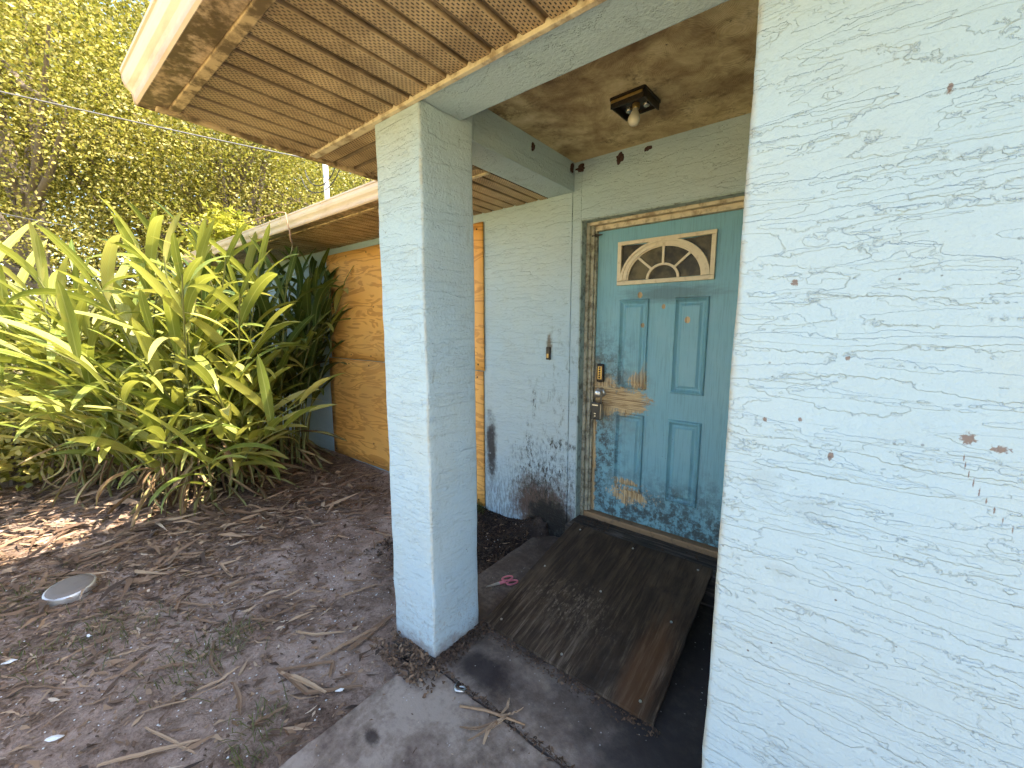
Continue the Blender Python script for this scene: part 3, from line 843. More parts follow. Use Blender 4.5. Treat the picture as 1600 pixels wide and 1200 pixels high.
# fanlight
FX, FB, FT = -.903, 1.877, 2.158
x0, x1 = FX - .302, FX + .302
def ring(prof_fn, name, mat, parent): pass
g = G()
def bar(x0, x1, z0, z1, ya, yb): g.box(x0, x1, ya, yb, z0, z1, .003)
bar(x0, x1, FB, FB + .026, DY - .020, DY - .0005); bar(x0, x1, FT - .024, FT, DY - .020, DY - .0005)
bar(x0, x0 + .026, FB + .0265, FT - .0245, DY - .020, DY - .0005); bar(x1 - .026, x1, FB + .0265, FT - .0245, DY - .020, DY - .0005)
g.out('fanlight_frame', M['fan'], door)
AZ = FB + .028                                     # springing line of the arch
def arch(rx0, rz0, rx1, rz1, ya, yb, a0=0.0, a1=math.pi, n=28):
    vs, fs = [], []
    for i in range(n + 1):
        t = a0 + (a1 - a0) * i / n
        for (rx, rz) in ((rx0, rz0), (rx1, rz1)):
            for y in (ya, yb): vs.append((FX + rx * math.cos(t), y, AZ + rz * math.sin(t)))
    for i in range(n):
        b, c = i * 4, i * 4 + 4
        fs += [(b, b + 2, c + 2, c), (b + 1, c + 1, c + 3, b + 3), (b, c, c + 1, b + 1), (b + 2, b + 3, c + 3, c + 2)]
    fs += [(0, 1, 3, 2), (n * 4, n * 4 + 2, n * 4 + 3, n * 4 + 1)]
    return vs, fs
for (ra, rb, ya) in ((.262, .278, .026), (.236, .2615, .021), (.226, .2355, .015)):
    vs, fs = arch(ra, ra * .86, rb, rb * .86, DY - ya, DY - .0045)
    obj('arch_moulding', vs, fs, M['fan'], door)
vs, fs = arch(.088, .088 * .90, .104, .104 * .90, DY - .017, DY - .0045); obj('muntin', vs, fs, M['fan'], door)
for t in (R(45), R(90), R(135)):
    d = Vector((math.cos(t), 0, math.sin(t) * .87)); p = Vector((d.z, 0, -d.x)).normalized() * .007
    a, b = Vector((FX, 0, AZ)) + d * .104, Vector((FX, 0, AZ)) + d * .232
    vs = []
    for q in (a - p, a + p, b + p, b - p):
        vs += [(q.x, DY - .016, q.z), (q.x, DY - .0045, q.z)]
    obj('muntin', vs, [(0, 2, 4, 6), (1, 7, 5, 3), (0, 1, 3, 2), (2, 3, 5, 4), (4, 5, 7, 6), (6, 7, 1, 0)], M['fan'], door)
def pane(poly):
    m = len(poly)
    vs = [(x, DY - .0040, z) for x, z in poly] + [(x, DY - .0010, z) for x, z in poly]
    obj('glass_pane', vs, [tuple(range(m)), tuple(range(m, 2 * m))[::-1]] + [(i, m + i, m + (i + 1) % m, (i + 1) % m) for i in range(m)], M['glass'], door)
for k in range(4):
    a0, a1 = R(45 * k + .5), R(45 * k + 44.5)
    o_ = [(FX + .236 * math.cos(a0 + (a1 - a0) * i / 8), AZ + .236 * .86 * math.sin(a0 + (a1 - a0) * i / 8)) for i in range(9)]
    i_ = [(FX + .0985 * math.cos(a1 + (a0 - a1) * i / 8), AZ + .0985 * .9 * math.sin(a1 + (a0 - a1) * i / 8)) for i in range(9)]
    pane(o_ + i_)
pane([(FX + .097 * math.cos(math.pi * i / 12), AZ + .097 * .9 * math.sin(math.pi * i / 12)) for i in range(13)])
for s in (-1, 1):
    c = [(FX + s * .276, FT - .024)]
    c += [(FX + s * .279 * math.cos(t), AZ + .279 * .86 * math.sin(t)) for t in [R(12 + 56 * i / 8) for i in range(9)]]
    pane(c if s < 0 else c[::-1])
# keypad deadbolt, knob and a black hook on the edge
kp = G().box(-1.332, -1.278, DY - .026, DY - .0005, 1.210, 1.342, .012).out('keypad_lock', M['iron'], door)
G().box(-1.322, -1.288, DY - .030, DY - .0265, 1.232, 1.325, .003).out('keypad_face', M['brass'], door)
g = G()
for i in range(5): g.lathe([(.0001, -.004), (.006, -.004), (.007, 0)], 10, Matrix.Translation((-1.305, DY - .0308, 1.245 + i * .017)) @ Matrix.Rotation(R(-90), 4, 'X'))
g.out('keypad_button', M['iron'], door)
mk = Matrix.Translation((-1.300, DY, 1.135)) @ Matrix.Rotation(R(90), 4, 'X')
G().lathe([(.033, .0), (.034, .006), (.026, .012), (.014, .016), (.013, .034), (.024, .040), (.030, .052), (.029, .064), (.018, .071), (.0001, .072)], 24, mk).out('doorknob', M['steel'], door, True)
G().tube([(-1.388, 2.618, 2.218), (-1.36, 2.622, 2.22), (-1.318, 2.628, 2.223)], [.010, .008, .003], 6).out('door_hook', M['iron'], house)
# doorbell
db = G().box(-1.684, -1.650, YW - .018, YW - .0005, 1.360, 1.455, .005).out('doorbell', M['iron'], house)
G().box(-1.676, -1.658, YW - .022, YW - .0185, 1.375, 1.405, .002).out('bell_button', M['brass'], db)

# ------------------------------------------------------------------ things fixed to or hanging on the house
lb = tag(empty('lock_box', (-1.305, 2.585, 1.0)), 'black key lock box hanging from the front door knob', 'lock box')
G().box(-1.340, -1.272, 2.572, 2.622, .948, 1.072, .007).out('body', M['black'], lb)
G().box(-1.2715, -1.2685, 2.578, 2.616, .956, 1.064).out('side_plate', M['steel'], lb)
g = G().box(-1.328, -1.285, 2.568, 2.5715, 1.050, 1.058)
g.box(-1.314, -1.300, 2.568, 2.5715, .990, .996).box(-1.312, -1.302, 2.568, 2.5715, .972, .978)
g.out('dial_mark', M['steel'], lb)
G().tube([(-1.325, 2.600, 1.065), (-1.325, 2.600, 1.135), (-1.318, 2.600, 1.158), (-1.300, 2.600, 1.168), (-1.282, 2.600, 1.158), (-1.276, 2.600, 1.135), (-1.276, 2.600, 1.065)], .005, 8).out('shackle', M['steel'], lb, True)

def ply(z0, z1, x0, x1, mat, label):
    y0 = YW - .020
    bm = bmesh.new()
    nx, nz = 24, 10
    vs = [[bm.verts.new((x0 + (x1 - x0) * i / nx, y0 + .004 * math.sin(i * .9 + z0), z0 + (z1 - z0) * j / nz)) for i in range(nx + 1)] for j in range(nz + 1)]
    for j in range(nz):
        for i in range(nx): bm.faces.new((vs[j][i], vs[j][i + 1], vs[j + 1][i + 1], vs[j + 1][i]))
    me = bpy.data.meshes.new('plywood_sheet'); bm.to_mesh(me); bm.free(); me.materials.append(mat)
    o = link(bpy.data.objects.new('plywood_sheet', me))
    so = o.modifiers.new('thickness', 'SOLIDIFY'); so.thickness = .014; so.offset = -1
    me.polygons.foreach_set('use_smooth', [True] * len(me.polygons))
    tag(o, label, 'plywood', 'plywood sheets over the window')
    return o
for args in ((1.236, 2.432, -4.83, -2.305, M['ply_up'], 'upper orange plywood sheet screwed over the window left of the door'),
             (.030, 1.228, -4.90, -2.318, M['ply_low'], 'lower orange plywood sheet covering the window down to the soil')):
    o = ply(*args)
    z0, z1, x0, x1 = args[:4]
    g = G()
    for x in np.linspace(x0 + .06, x1 - .06, 7):
        for z in (z0 + .05, z1 - .05):
            g.lathe([(.0001, .002), (.007, .002), (.008, 0)], 8, Matrix.Translation((x, YW - .025, z)) @ Matrix.Rotation(R(90), 4, 'X'))
    g.out('screw_head', M['iron'], o)

# ceiling light
LP = (-.866, 2.030, 2.685)
cl = tag(empty('ceiling_light', LP), 'open bronze porch ceiling light with a bare bulb and no shade', 'ceiling light')
mc = Matrix.Translation(LP) @ Matrix.Rotation(R(-3), 4, 'Z') @ Matrix.Diagonal((.80, .86, .9, 1))
G().box(-.112, .112, -.108, .108, -.014, -.001, .012).out('mounting_plate', M['iron'], cl, mw=mc)
g = G().box(-.104, .104, -.106, -.096, -.058, -.0145, .004).box(-.106, -.097, -.0955, .096, -.052, -.0145, .004).box(.097, .106, -.0955, .096, -.052, -.0145, .004).box(-.104, .104, .0965, .104, -.034, -.0145, .003)
g.out('shade_tray', M['iron'], cl, mw=mc)
G().box(-.098, .098, -.112, -.1065, -.034, -.020, .0025).out('trim_bar', M['brass'], cl, mw=mc)
G().box(-.094, .094, -.094, .094, -.019, -.0145, .004).out('reflector', M['iron'], cl, mw=mc)
for sx in (-.055, .058):
    G().lathe([(.0001, -.040), (.016, -.040), (.020, -.036), (.020, -.018)], 16, mc @ Matrix.Translation((sx, .03, 0))).out('lamp_socket', M['chrome'], cl, True)
mb = Matrix.Translation((-.866, 2.042, 2.668)) @ Matrix.Rotation(R(166), 4, 'X')
G().lathe([(.018, -.004), (.019, .020), (.014, .026)], 18, mb).out('lamp_socket', M['brass'], cl, True)
G().lathe([(.012, .022), (.014, .034), (.021, .052), (.0275, .070), (.0275, .083), (.022, .098), (.011, .106), (.0001, .108)], 22, mb).out('light_bulb', M['bulb'], cl, True)

def mud_nest(p, axis, sx, sz, seed, label):
    bm = bmesh.new()
    bmesh.ops.create_icosphere(bm, subdivisions=3, radius=1)
    rr = random.Random(seed)
    off = rr.random() * 50
    for q in bm.verts:
        k = 1 + .9 * (float(vnoise(q.co.x * 2.5 + off + 20, q.co.z * 2.5 + off + 20, seed)) - .5)
        c = q.co * k
        d = c.y * .010
        q.co = (p[0] + c.x * sx, p[1] + d, p[2] + c.z * sz) if axis == 'y' else (p[0] + d, p[1] + c.x * sx, p[2] + c.z * sz)
    me = bpy.data.meshes.new('mud_nest'); bm.to_mesh(me); bm.free(); me.materials.append(M['mud'])
    tag(link(bpy.data.objects.new('mud_nest', me)), label, 'insect nest', 'mud wasp nests in the porch')
mud_nest((-1.437, YW, 2.637), 'y', .038, .024, 1, 'dark mud wasp nest on the wall at the beam corner')
mud_nest((-1.479, 2.478, 2.640), 'x', .022, .030, 2, 'dark mud wasp nest on the side beam in its far corner')
mud_nest((-1.163, YW, 2.637), 'y', .022, .030, 3, 'mud wasp nest left of centre above the front door')
mud_nest((-.987, YW, 2.650), 'y', .022, .013, 4, 'small mud wasp nest above the door below the ceiling light')
mud_nest((-1.479, 2.037, 2.632), 'x', .014, .019, 5, 'black mud nest halfway along the side beam')

# service mast and cables on the wing roof
ms = tag(empty('service_mast', (-4.90, 2.60, 2.9)), 'white electrical service mast rising from the roof behind the gutter', 'mast')
G().tube([(-4.90, 2.60, 2.78), (-4.90, 2.60, 3.84)], .030, 12).out('pipe', M['pvc'], ms, True)
G().lathe([(.060, 0), (.058, .02), (.034, .05), (.031, .09)], 14, Matrix.Translation((-4.90, 2.60, 2.925))).out('flashing', M['pvc'], ms, True)
G().lathe([(.030, 0), (.048, .01), (.052, .05), (.040, .10), (.0001, .13)], 14, Matrix.Translation((-4.90, 2.60, 3.84))).out('weatherhead', M['pvc'], ms, True)
for a_ in (3.34, 3.62): G().lathe([(.034, 0), (.034, .022)], 14, Matrix.Translation((-4.90, 2.60, a_))).out('clamp', M['steel'], ms, True)
g = G()
for k, (dx, dz) in enumerate(((0, 0), (.05, .06))):
    pts = []
    for i in range(17):
        t = i / 16
        ang = math.pi * (1.05 + .95 * t)
        pts.append((-5.02 + dx + .44 * math.cos(ang) * (1 - .2 * k) + .10 * t, 2.58 - .02 * k, 3.50 + dz + .30 * math.sin(ang)))
    g.tube(pts, .006, 5)
g.out('drip_loop', M['black_cable'], ms, True)
def cable(a, b, sag, r, mat, label):
    a, b = Vector(a), Vector(b)
    pts = []
    for i in range(31):
        t = i / 30
        p = a.lerp(b, t); p.z -= sag * 4 * t * (1 - t)
        pts.append(p)
    tag(G().tube(pts, r, 6).out('overhead_cable', mat, None, True), label, 'cable')
cable((-4.93, 2.60, 3.53), (-8.5, -4.48, 4.34), .10, .0065, M['cable'], 'grey overhead service cable running up left from the white mast')
cable((-4.9, -.17, 2.47), (-9.3, .97, 3.12), .02, .005, M['cable'], 'thin pale cable crossing the dark trees at the left edge')

# ------------------------------------------------------------------ ramp
rp = tag(empty('plywood_ramp', (-.91, 1.47, 0)), 'blackened weathered plywood sheet used as a ramp to the front door', 'ramp')
def ramp_part(name, mat, x0, x1, ya, za, yb, zb, t, n=14):
    vs, fs = [], []
    for i in range(n + 1):
        for j in range(n + 1):
            u, v = i / n, j / n
            x = x0 + (x1 - x0) * u; y = ya + (yb - ya) * v; z = za + (zb - za) * v
            edge = random.uniform(-.003, .003) if (i in (0, n) or j in (0, n)) else 0
            vs.append((x + (edge if i in (0, n) else 0), y + (edge if j in (0, n) else 0), z + .004 * math.sin(u * 5 + v * 3)))
    m = (n + 1) ** 2
    vs += [(x, y, z - t) for x, y, z in vs]
    I = lambda i, j: i * (n + 1) + j
    for i in range(n):
        for j in range(n):
            q = (I(i, j), I(i + 1, j), I(i + 1, j + 1), I(i, j + 1))
            fs.append(q); fs.append(tuple(k + m for k in q[::-1]))
    for k in range(n):
        for a, b in ((I(k, 0), I(k + 1, 0)), (I(n, k), I(n, k + 1)), (I(k + 1, n), I(k, n)), (I(0, k + 1), I(0, k))): fs.append((b, a, a + m, b + m))
    return obj(name, vs, fs, mat, rp)
ramp_part('plywood_deck', M['ramp'], -1.373, -.452, 1.468, .022, 2.420, .214, .015)
g = G()
for x in (-1.30, -.92, -.53):
    for v_ in (.06, .52, .95):
        y_ = 1.468 + .952 * v_; z_ = .022 + .192 * v_ + .004 * math.sin((x + 1.373) / .921 * 5 + v_ * 3)
        g.lathe([(.0001, .003), (.006, .003), (.007, -.002)], 8, Matrix.Translation((x + .01 * math.sin(9 * v_), y_, z_)))
g.out('screw_head', M['steel'], rp)
for x in (-1.28, -.92, -.56): 
    vs = [(x - .02, 2.0, .003), (x + .02, 2.0, .003), (x + .02, 2.38, .003), (x - .02, 2.38, .003), (x - .02, 2.0, .108), (x + .02, 2.0, .108), (x + .02, 2.38, .184), (x - .02, 2.38, .184)]
    G().addm(vs, [(3, 2, 1, 0), (4, 5, 6, 7), (0, 1, 5, 4), (1, 2, 6, 5), (2, 3, 7, 6), (3, 0, 4, 7)]).out('bearer', M['sill'], rp)

# ------------------------------------------------------------------ small things on the ground
sc = tag(empty('scissors', (-1.51, 1.80, 0)), 'pink handled scissors lying on the slab beside the ramp', 'scissors')
d = Vector((.078, .150, 0)).normalized(); s = Vector((d.y, -d.x, 0))
O = Vector((-1.525, 1.785, .010))
def P(a, b, z=0): return tuple(O + d * a + s * b + Vector((0, 0, z)))
for k, sg in enumerate((1, -1)):
    z = .0035 * k
    vs = [P(-.095, .001 * sg, z), P(-.01, .010 * sg, z), P(.012, .006 * sg, z), P(.012, -.005 * sg, z), P(-.03, -.002 * sg, z)]
    m = len(vs); vs = vs + [(x, y, zz + .0028) for x, y, zz in vs]
    obj('blade', vs, [tuple(range(m))[::-1], tuple(range(m, 2 * m))] + [(i, (i + 1) % m, m + (i + 1) % m, m + i) for i in range(m)], M['steel'], sc)
    g = G().tube([P(-.004, -.004 * sg, .003), P(.018, 0, .004), P(.038, .010 * sg, .004)], [.008, .0085, .007], 8)
    loop = []
    for i in range(18):
        t = 2 * math.pi * i / 18
        loop.append(P(.066 + .036 * math.cos(t) + .006 * sg, sg * (.026 + .019 * math.sin(t)), .004))
    g.tube(loop, .0055, 7, closed=True)
    g.out('handle', M['pink'], sc, True)

gz0 = float(ground_z(-3.57, .10))
ld = tag(empty('cleanout_lid', (-3.57, .10, gz0)), 'round weathered metal cleanout lid with a bright rim on the soil', 'lid')
ml = Matrix.Translation((-3.57, .10, gz0 + .016)) @ Matrix.Rotation(R(5), 4, 'Y') @ Matrix.Rotation(R(4), 4, 'X')
G().lathe([(.0001, .050), (.07, .049), (.100, .046), (.106, .040)], 40, ml).out('top_plate', M['lid'], ld, True)
G().lathe([(.104, .041), (.113, .040), (.117, .034), (.117, .012), (.112, -.03)], 40, ml).out('rim', M['lid_rim'], ld, True)

tag(G().tube([(-1.215, 1.128, .006), (-1.205, 1.095, .010), (-1.185, 1.085, .012), (-1.163, 1.100, .010), (-1.160, 1.118, .006), (-1.172, 1.122, .008), (-1.190, 1.110, .010)], [.004, .006, .007, .007, .006, .005, .004], 7).out('metal_clip', M['steel'], None, True),
    'small bent metal clip on the slab joint near the pillar', 'clip')

def strip(pts, wd, name, mat, label, group=None, cat='dry leaf', z=None, parent=None, fold=.25):
    """a dry strap leaf lying along pts"""
    pts = [Vector((p[0], p[1], 0)) for p in pts]
    dense = []
    for i in range(len(pts) - 1):
        for k in range(5): dense.append(pts[i].lerp(pts[i + 1], k / 5))
    dense.append(pts[-1])
    m = len(dense); vs, fs = [], []
    for i, p in enumerate(dense):
        a, b = dense[max(0, i - 1)], dense[min(m - 1, i + 1)]
        dd = (b - a).normalized(); q = Vector((-dd.y, dd.x, 0))
        t = i / (m - 1); ww = wd * (.35 + .65 * math.sin(math.pi * min(1, t * .85 + .12)))
        base = (float(ground_z(p.x, p.y)) if z is None else z) + .010 + random.uniform(0, .006)
        lift = fold * ww
        for c_, l_ in ((-1, lift), (0, 0), (1, lift * random.uniform(.4, 1.3))):
            r_ = p + q * ww * c_
            vs.append((r_.x, r_.y, base + l_))
    for i in range(m - 1):
        for k in (0, 1): fs.append((i * 3 + k, i * 3 + k + 1, i * 3 + 4 + k, i * 3 + 3 + k))
    o = obj(name, vs, fs, mat, parent)
    at = o.data.attributes.new('var', 'FLOAT', 'POINT'); at.data.foreach_set('value', [random.uniform(.55, .95)] * len(o.data.vertices))
    so = o.modifiers.new('thickness', 'SOLIDIFY'); so.thickness = .0015
    if label: tag(o, label, cat, group)
    return o
GL = 'long dry leaves scattered on the soil'
strip([(-1.99, .66), (-1.723, .683), (-1.558, .857)], .012, 'dry_leaf', M['litter'], 'long dry leaf bent in a corner next to the walkway edge', GL)
strip([(-1.97, .661), (-1.803, .844), (-1.726, .788)], .010, 'dry_leaf', M['litter'], 'dry leaf folded back just behind the bent corner leaf', GL)
strip([(-1.797, .924), (-1.83, 1.06), (-1.865, 1.235)], .020, 'dry_leaf', M['litter'], 'curled tan dry leaf against the foot of the pillar', GL)
strip([(-1.871, .814), (-1.85, .98), (-1.833, 1.16)], .012, 'dry_leaf', M['litter'], 'thin dry leaf reaching from the pillar foot towards the walkway', GL)
strip([(-4.229, .998), (-4.0, 1.10), (-3.774, 1.237)], .026, 'dry_leaf', M['litter'], 'broad pale dry leaf lying in front of the ginger clump', GL)
strip([(-2.896, .467), (-3.0, .50), (-3.087, .582)], .012, 'dry_leaf', M['litter'], 'short dry leaf right of the round lid', GL)
strip([(-2.057, .50), (-1.95, .49), (-1.844, .458)], .010, 'dry_leaf', M['litter'], 'single dry leaf pointing at the walkway near the bottom edge', GL)
strip([(-2.44, .517), (-2.40, .80), (-2.352, 1.051)], .007, 'dry_leaf', M['litter'], 'straight thin dry stem midway between lid and pillar', GL)
spots = []
rr = random.Random(3)
while len(spots) < 46:
    x, y = rr.uniform(-4.2, -1.75), rr.uniform(-.15, 1.9)
    if x > -2.4 and y > 1.5: continue
    a = rr.gauss(.75, .55); L = rr.uniform(.12, .34); bend = rr.uniform(-.4, .4)
    p0 = (x, y); p1 = (x + L * .5 * math.cos(a), y + L * .5 * math.sin(a)); p2 = (p1[0] + L * .5 * math.cos(a + bend), p1[1] + L * .5 * math.sin(a + bend))
    if p2[0] > -1.74 and p2[1] > .9 or p2[0] > -1.5: continue
    spots.append(1)
    strip([p0, p1, p2], rr.uniform(.004, .013), 'dry_leaf', M['litter'], 'narrow brown dry leaf among the litter on the bare soil', GL)
# broken palm frond tip on the slab
tw = tag(empty('dry_twig', (-.95, 1.08, 0)), 'forked dry twig with tan leaves lying across the slab joint', 'twig')
g = G().tube([(-1.124, 1.047, .006), (-1.02, 1.10, .010), (-.93, 1.125, .014), (-.857, 1.153, .008)], [.005, .006, .006, .003], 6)
g.out('stem', M['dryveg'], tw, True)
for pts, wd in (([(-.93, 1.125), (-.945, 1.06), (-.985, .955)], .007), ([(-.93, 1.125), (-.955, 1.05), (-.93, .985)], .009), ([(-.955, 1.12), (-.955, 1.16), (-.975, 1.20)], .006), ([(-.94, 1.10), (-.99, 1.01), (-1.05, .975)], .006), ([(-.95, 1.115), (-.92, 1.15), (-.90, 1.20)], .004)):
    strip(pts, wd, 'leaf', M['litter'], None, z=.006, parent=tw)
def scrap(x, y, rx, ry, a, label):
    z = float(ground_z(x, y)) + .012
    vs = []
    for i in range(9):
        t = 2 * math.pi * i / 9; k = random.uniform(.7, 1.1)
        px, py = rx * math.cos(t) * k, ry * math.sin(t) * k
        vs.append((x + px * math.cos(a) - py * math.sin(a), y + px * math.sin(a) + py * math.cos(a), z + random.uniform(0, .010)))
    vs.append((x, y, z + .010))
    o = obj('paper_scrap', vs, [(i, (i + 1) % 9, 9) for i in range(9)], M['paper'])
    o.modifiers.new('thickness', 'SOLIDIFY').thickness = .002
    tag(o, label, 'litter', 'white scraps on the soil')
scrap(-2.33, -.04, .034, .012, .9, 'crumpled white scrap nearest the lower left corner')
scrap(-2.98, .12, .022, .010, .6, 'small white scrap on the litter below the round lid')
scrap(-3.05, -.15, .030, .012, 1.2, 'white scrap at the left edge of the soil')
scrap(-1.62, .78, .022, .011, .9, 'white scrap beside the walkway edge under the bent leaf')

# ------------------------------------------------------------------ leaf litter, pebbles, grass (uncountable)
def scatter_mesh(name, V, F, var, mat, label, cat):
    me = bpy.data.meshes.new(name)
    nv, nf, k = len(V), len(F), F.shape[1]
    me.vertices.add(nv); me.vertices.foreach_set('co', V.astype(np.float32).ravel())
    me.loops.add(nf * k); me.loops.foreach_set('vertex_index', F.astype(np.int32).ravel())
    me.polygons.add(nf)
    me.polygons.foreach_set('loop_start', np.arange(0, nf * k, k, dtype=np.int32))
    me.update(calc_edges=True)
    at = me.attributes.new('var', 'FLOAT', 'POINT'); at.data.foreach_set('value', var.astype(np.float32))
    me.materials.append(mat)
    o = bpy.data.objects.new(name, me)
    link(o)
    if label: tag(o, label, cat)
    return o
def flakes(n, xr, yr, dens, lr, wr, mu=.75, sd=.7, lift=.012, zfun=ground_z, varf=None):
    pts = []
    while sum(len(p) for p in pts) < n:
        x = RNG.uniform(*xr, n); y = RNG.uniform(*yr, n)
        k = RNG.random(n) < dens(x, y)
        pts.append(np.stack([x[k], y[k]], 1))
    p = np.concatenate(pts)[:n]
    a = RNG.normal(mu, sd, n); L = RNG.uniform(*lr, n) * RNG.uniform(.35, 1, n); Wd = RNG.uniform(*wr, n)
    bend = RNG.normal(0, .35, n)
    z = zfun(p[:, 0], p[:, 1])
    vs = []
    tilt = RNG.normal(0, .10, n); roll = RNG.normal(0, .35, n)
    for s, wf in ((-.5, .25), (-.1, 1.0), (.5, .12)):
        ang = a + bend * s
        cx = p[:, 0] + np.cos(ang) * L * s; cy = p[:, 1] + np.sin(ang) * L * s
        cz = z + lift * RNG.uniform(.2, 1, n) + np.abs(tilt) * L * (s + .5)
        for sg in (-1, 1):
            vs.append(np.stack([cx - np.sin(ang) * Wd * wf * sg, cy + np.cos(ang) * Wd * wf * sg, cz + roll * Wd * wf * sg], 1))
    V = np.stack(vs, 1).reshape(-1, 3)
    b = np.arange(n)[:, None] * 6
    F = np.concatenate([b + np.array([0, 1, 3, 2]), b + np.array([2, 3, 5, 4])])
    var = np.repeat(RNG.beta(1.7, 1.5, n) if varf is None else varf(n), 6)
    return V, F, var
def dens_soil(x, y):
    ok = (x < -1.50) & ~((x > -1.74) & (y > 1.10))
    d = .18 + .82 * np.clip((-x - 2.0) / 1.6, 0, 1)
    d = d * (.25 + 1.1 * vnoise(x * 1.7 + 30, y * 1.7 + 30, 11))
    d = np.where((x > -3.2) & (y > 1.2), d * .35, d)
    d = d * (1 - .7 * np.exp(-((x + 4.75) / .55) ** 2 - ((y - .22) / .38) ** 2))
    return np.where(ok, d, 0)
parts = [flakes(8200, (-6.6, -1.45), (-.35, 2.45), dens_soil, (.03, .16), (.003, .011)),
         flakes(15000, (-6.6, -1.45), (-.35, 2.45), dens_soil, (.012, .05), (.003, .008), sd=1.6, lift=.008),
         flakes(1100, (-6.6, -3.3), (-.3, 2.3), lambda x, y: (x < -3.3) * 1.0, (.15, .45), (.006, .02), sd=.9, lift=.05)]
def join(parts):
    V, F, A = [], [], []; b = 0
    for v, f, a in parts: V.append(v); F.append(f + b); A.append(a); b += len(v)
    return np.concatenate(V), np.concatenate(F), np.concatenate(A)
tag(scatter_mesh('leaf_litter', *join(parts), M['litter'], 'brown dry leaf litter strewn over the soil below the ginger', 'leaf litter'), kind='stuff')
# black mulch and dirt beside the porch and round the pillar foot
mul = [flakes(2600, (-2.6, -1.72), (1.47, 2.5), lambda x, y: .2 + .8 * (y > 1.6), (.015, .06), (.003, .010), sd=1.8, lift=.02, varf=lambda n: RNG.uniform(0, .18, n)),
       flakes(130, (-2.5, -1.72), (1.5, 2.5), lambda x, y: 1.0 + 0 * x, (.01, .03), (.002, .005), sd=1.8, lift=.02, varf=lambda n: RNG.uniform(.5, 1, n))]
tag(scatter_mesh('mulch', *join(mul), M['litter'], 'blackened wet mulch between the pillar and the door wall', 'mulch'), kind='stuff')
flat = lambda x, y: 0 * x + .001
deb = [flakes(520, (-1.78, -1.25), (.98, 1.14), lambda x, y: np.exp(-((x + 1.50) / .16) ** 2), (.01, .05), (.003, .010), sd=1.8, lift=.02, zfun=flat, varf=lambda n: RNG.uniform(0, .75, n)),
       flakes(460, (-1.39, -1.29), (1.14, 1.50), lambda x, y: np.clip((-1.285 - x) / .1, 0, 1), (.01, .04), (.003, .009), sd=1.8, lift=.018, zfun=flat, varf=lambda n: RNG.uniform(0, .35, n)),
       flakes(420, (-1.33, -.42), (1.40, 1.47), lambda x, y: .3 + .7 * (y > 1.43), (.01, .03), (.002, .006), sd=1.8, lift=.008, zfun=flat, varf=lambda n: RNG.uniform(0, .5, n)),
       flakes(350, (-1.36, -.24), (2.39, 2.58), lambda x, y: .2 + .8 * (x < -1.15), (.01, .03), (.002, .006), sd=1.8, lift=.01, zfun=lambda x, y: 0 * x + .197, varf=lambda n: RNG.uniform(0, .3, n)),
       flakes(260, (-1.35, -.25), (1.108, 1.142), lambda x, y: 1.0 + 0 * x, (.01, .04), (.002, .006), sd=1.2, mu=0, lift=.006, zfun=flat, varf=lambda n: RNG.uniform(0, .45, n)),
       flakes(160, (-1.44, -.3), (.2, 1.1), lambda x, y: 1.0 + 0 * x, (.006, .022), (.001, .003), sd=1.8, lift=.004, zfun=flat)]
tag(scatter_mesh('debris', *join(deb), M['litter'], 'crumbs of dirt and leaf gathered round the pillar foot and ramp edge', 'debris'), kind='stuff')
def pebble_field():
    n = 900
    x = RNG.uniform(-4.2, -1.55, n); y = RNG.uniform(-.2, 2.2, n)
    k = ~((x > -1.76) & (y > 1.05)) & (x < -1.5)
    x, y = x[k], y[k]; n = len(x)
    r = RNG.uniform(.002, .006, n); z = ground_z(x, y)
    oct_ = np.array([(1, 0, 0), (0, 1, 0), (-1, 0, 0), (0, -1, 0), (0, 0, .7), (0, 0, -.7)])
    V = (np.stack([x, y, z + .003], 1)[:, None, :] + oct_[None] * r[:, None, None] * RNG.uniform(.6, 1.4, (n, 6, 1))).reshape(-1, 3)
    T = np.array([(0, 1, 4), (1, 2, 4), (2, 3, 4), (3, 0, 4), (1, 0, 5), (2, 1, 5), (3, 2, 5), (0, 3, 5)])
    F = (np.arange(n)[:, None, None] * 6 + T[None]).reshape(-1, 3)
    tag(scatter_mesh('shell_grit', V, F, np.repeat(RNG.uniform(.9, 1, n), 6), M['paper'], 'white shell grit sprinkled over the soil', 'shell grit'), kind='stuff')
pebble_field()
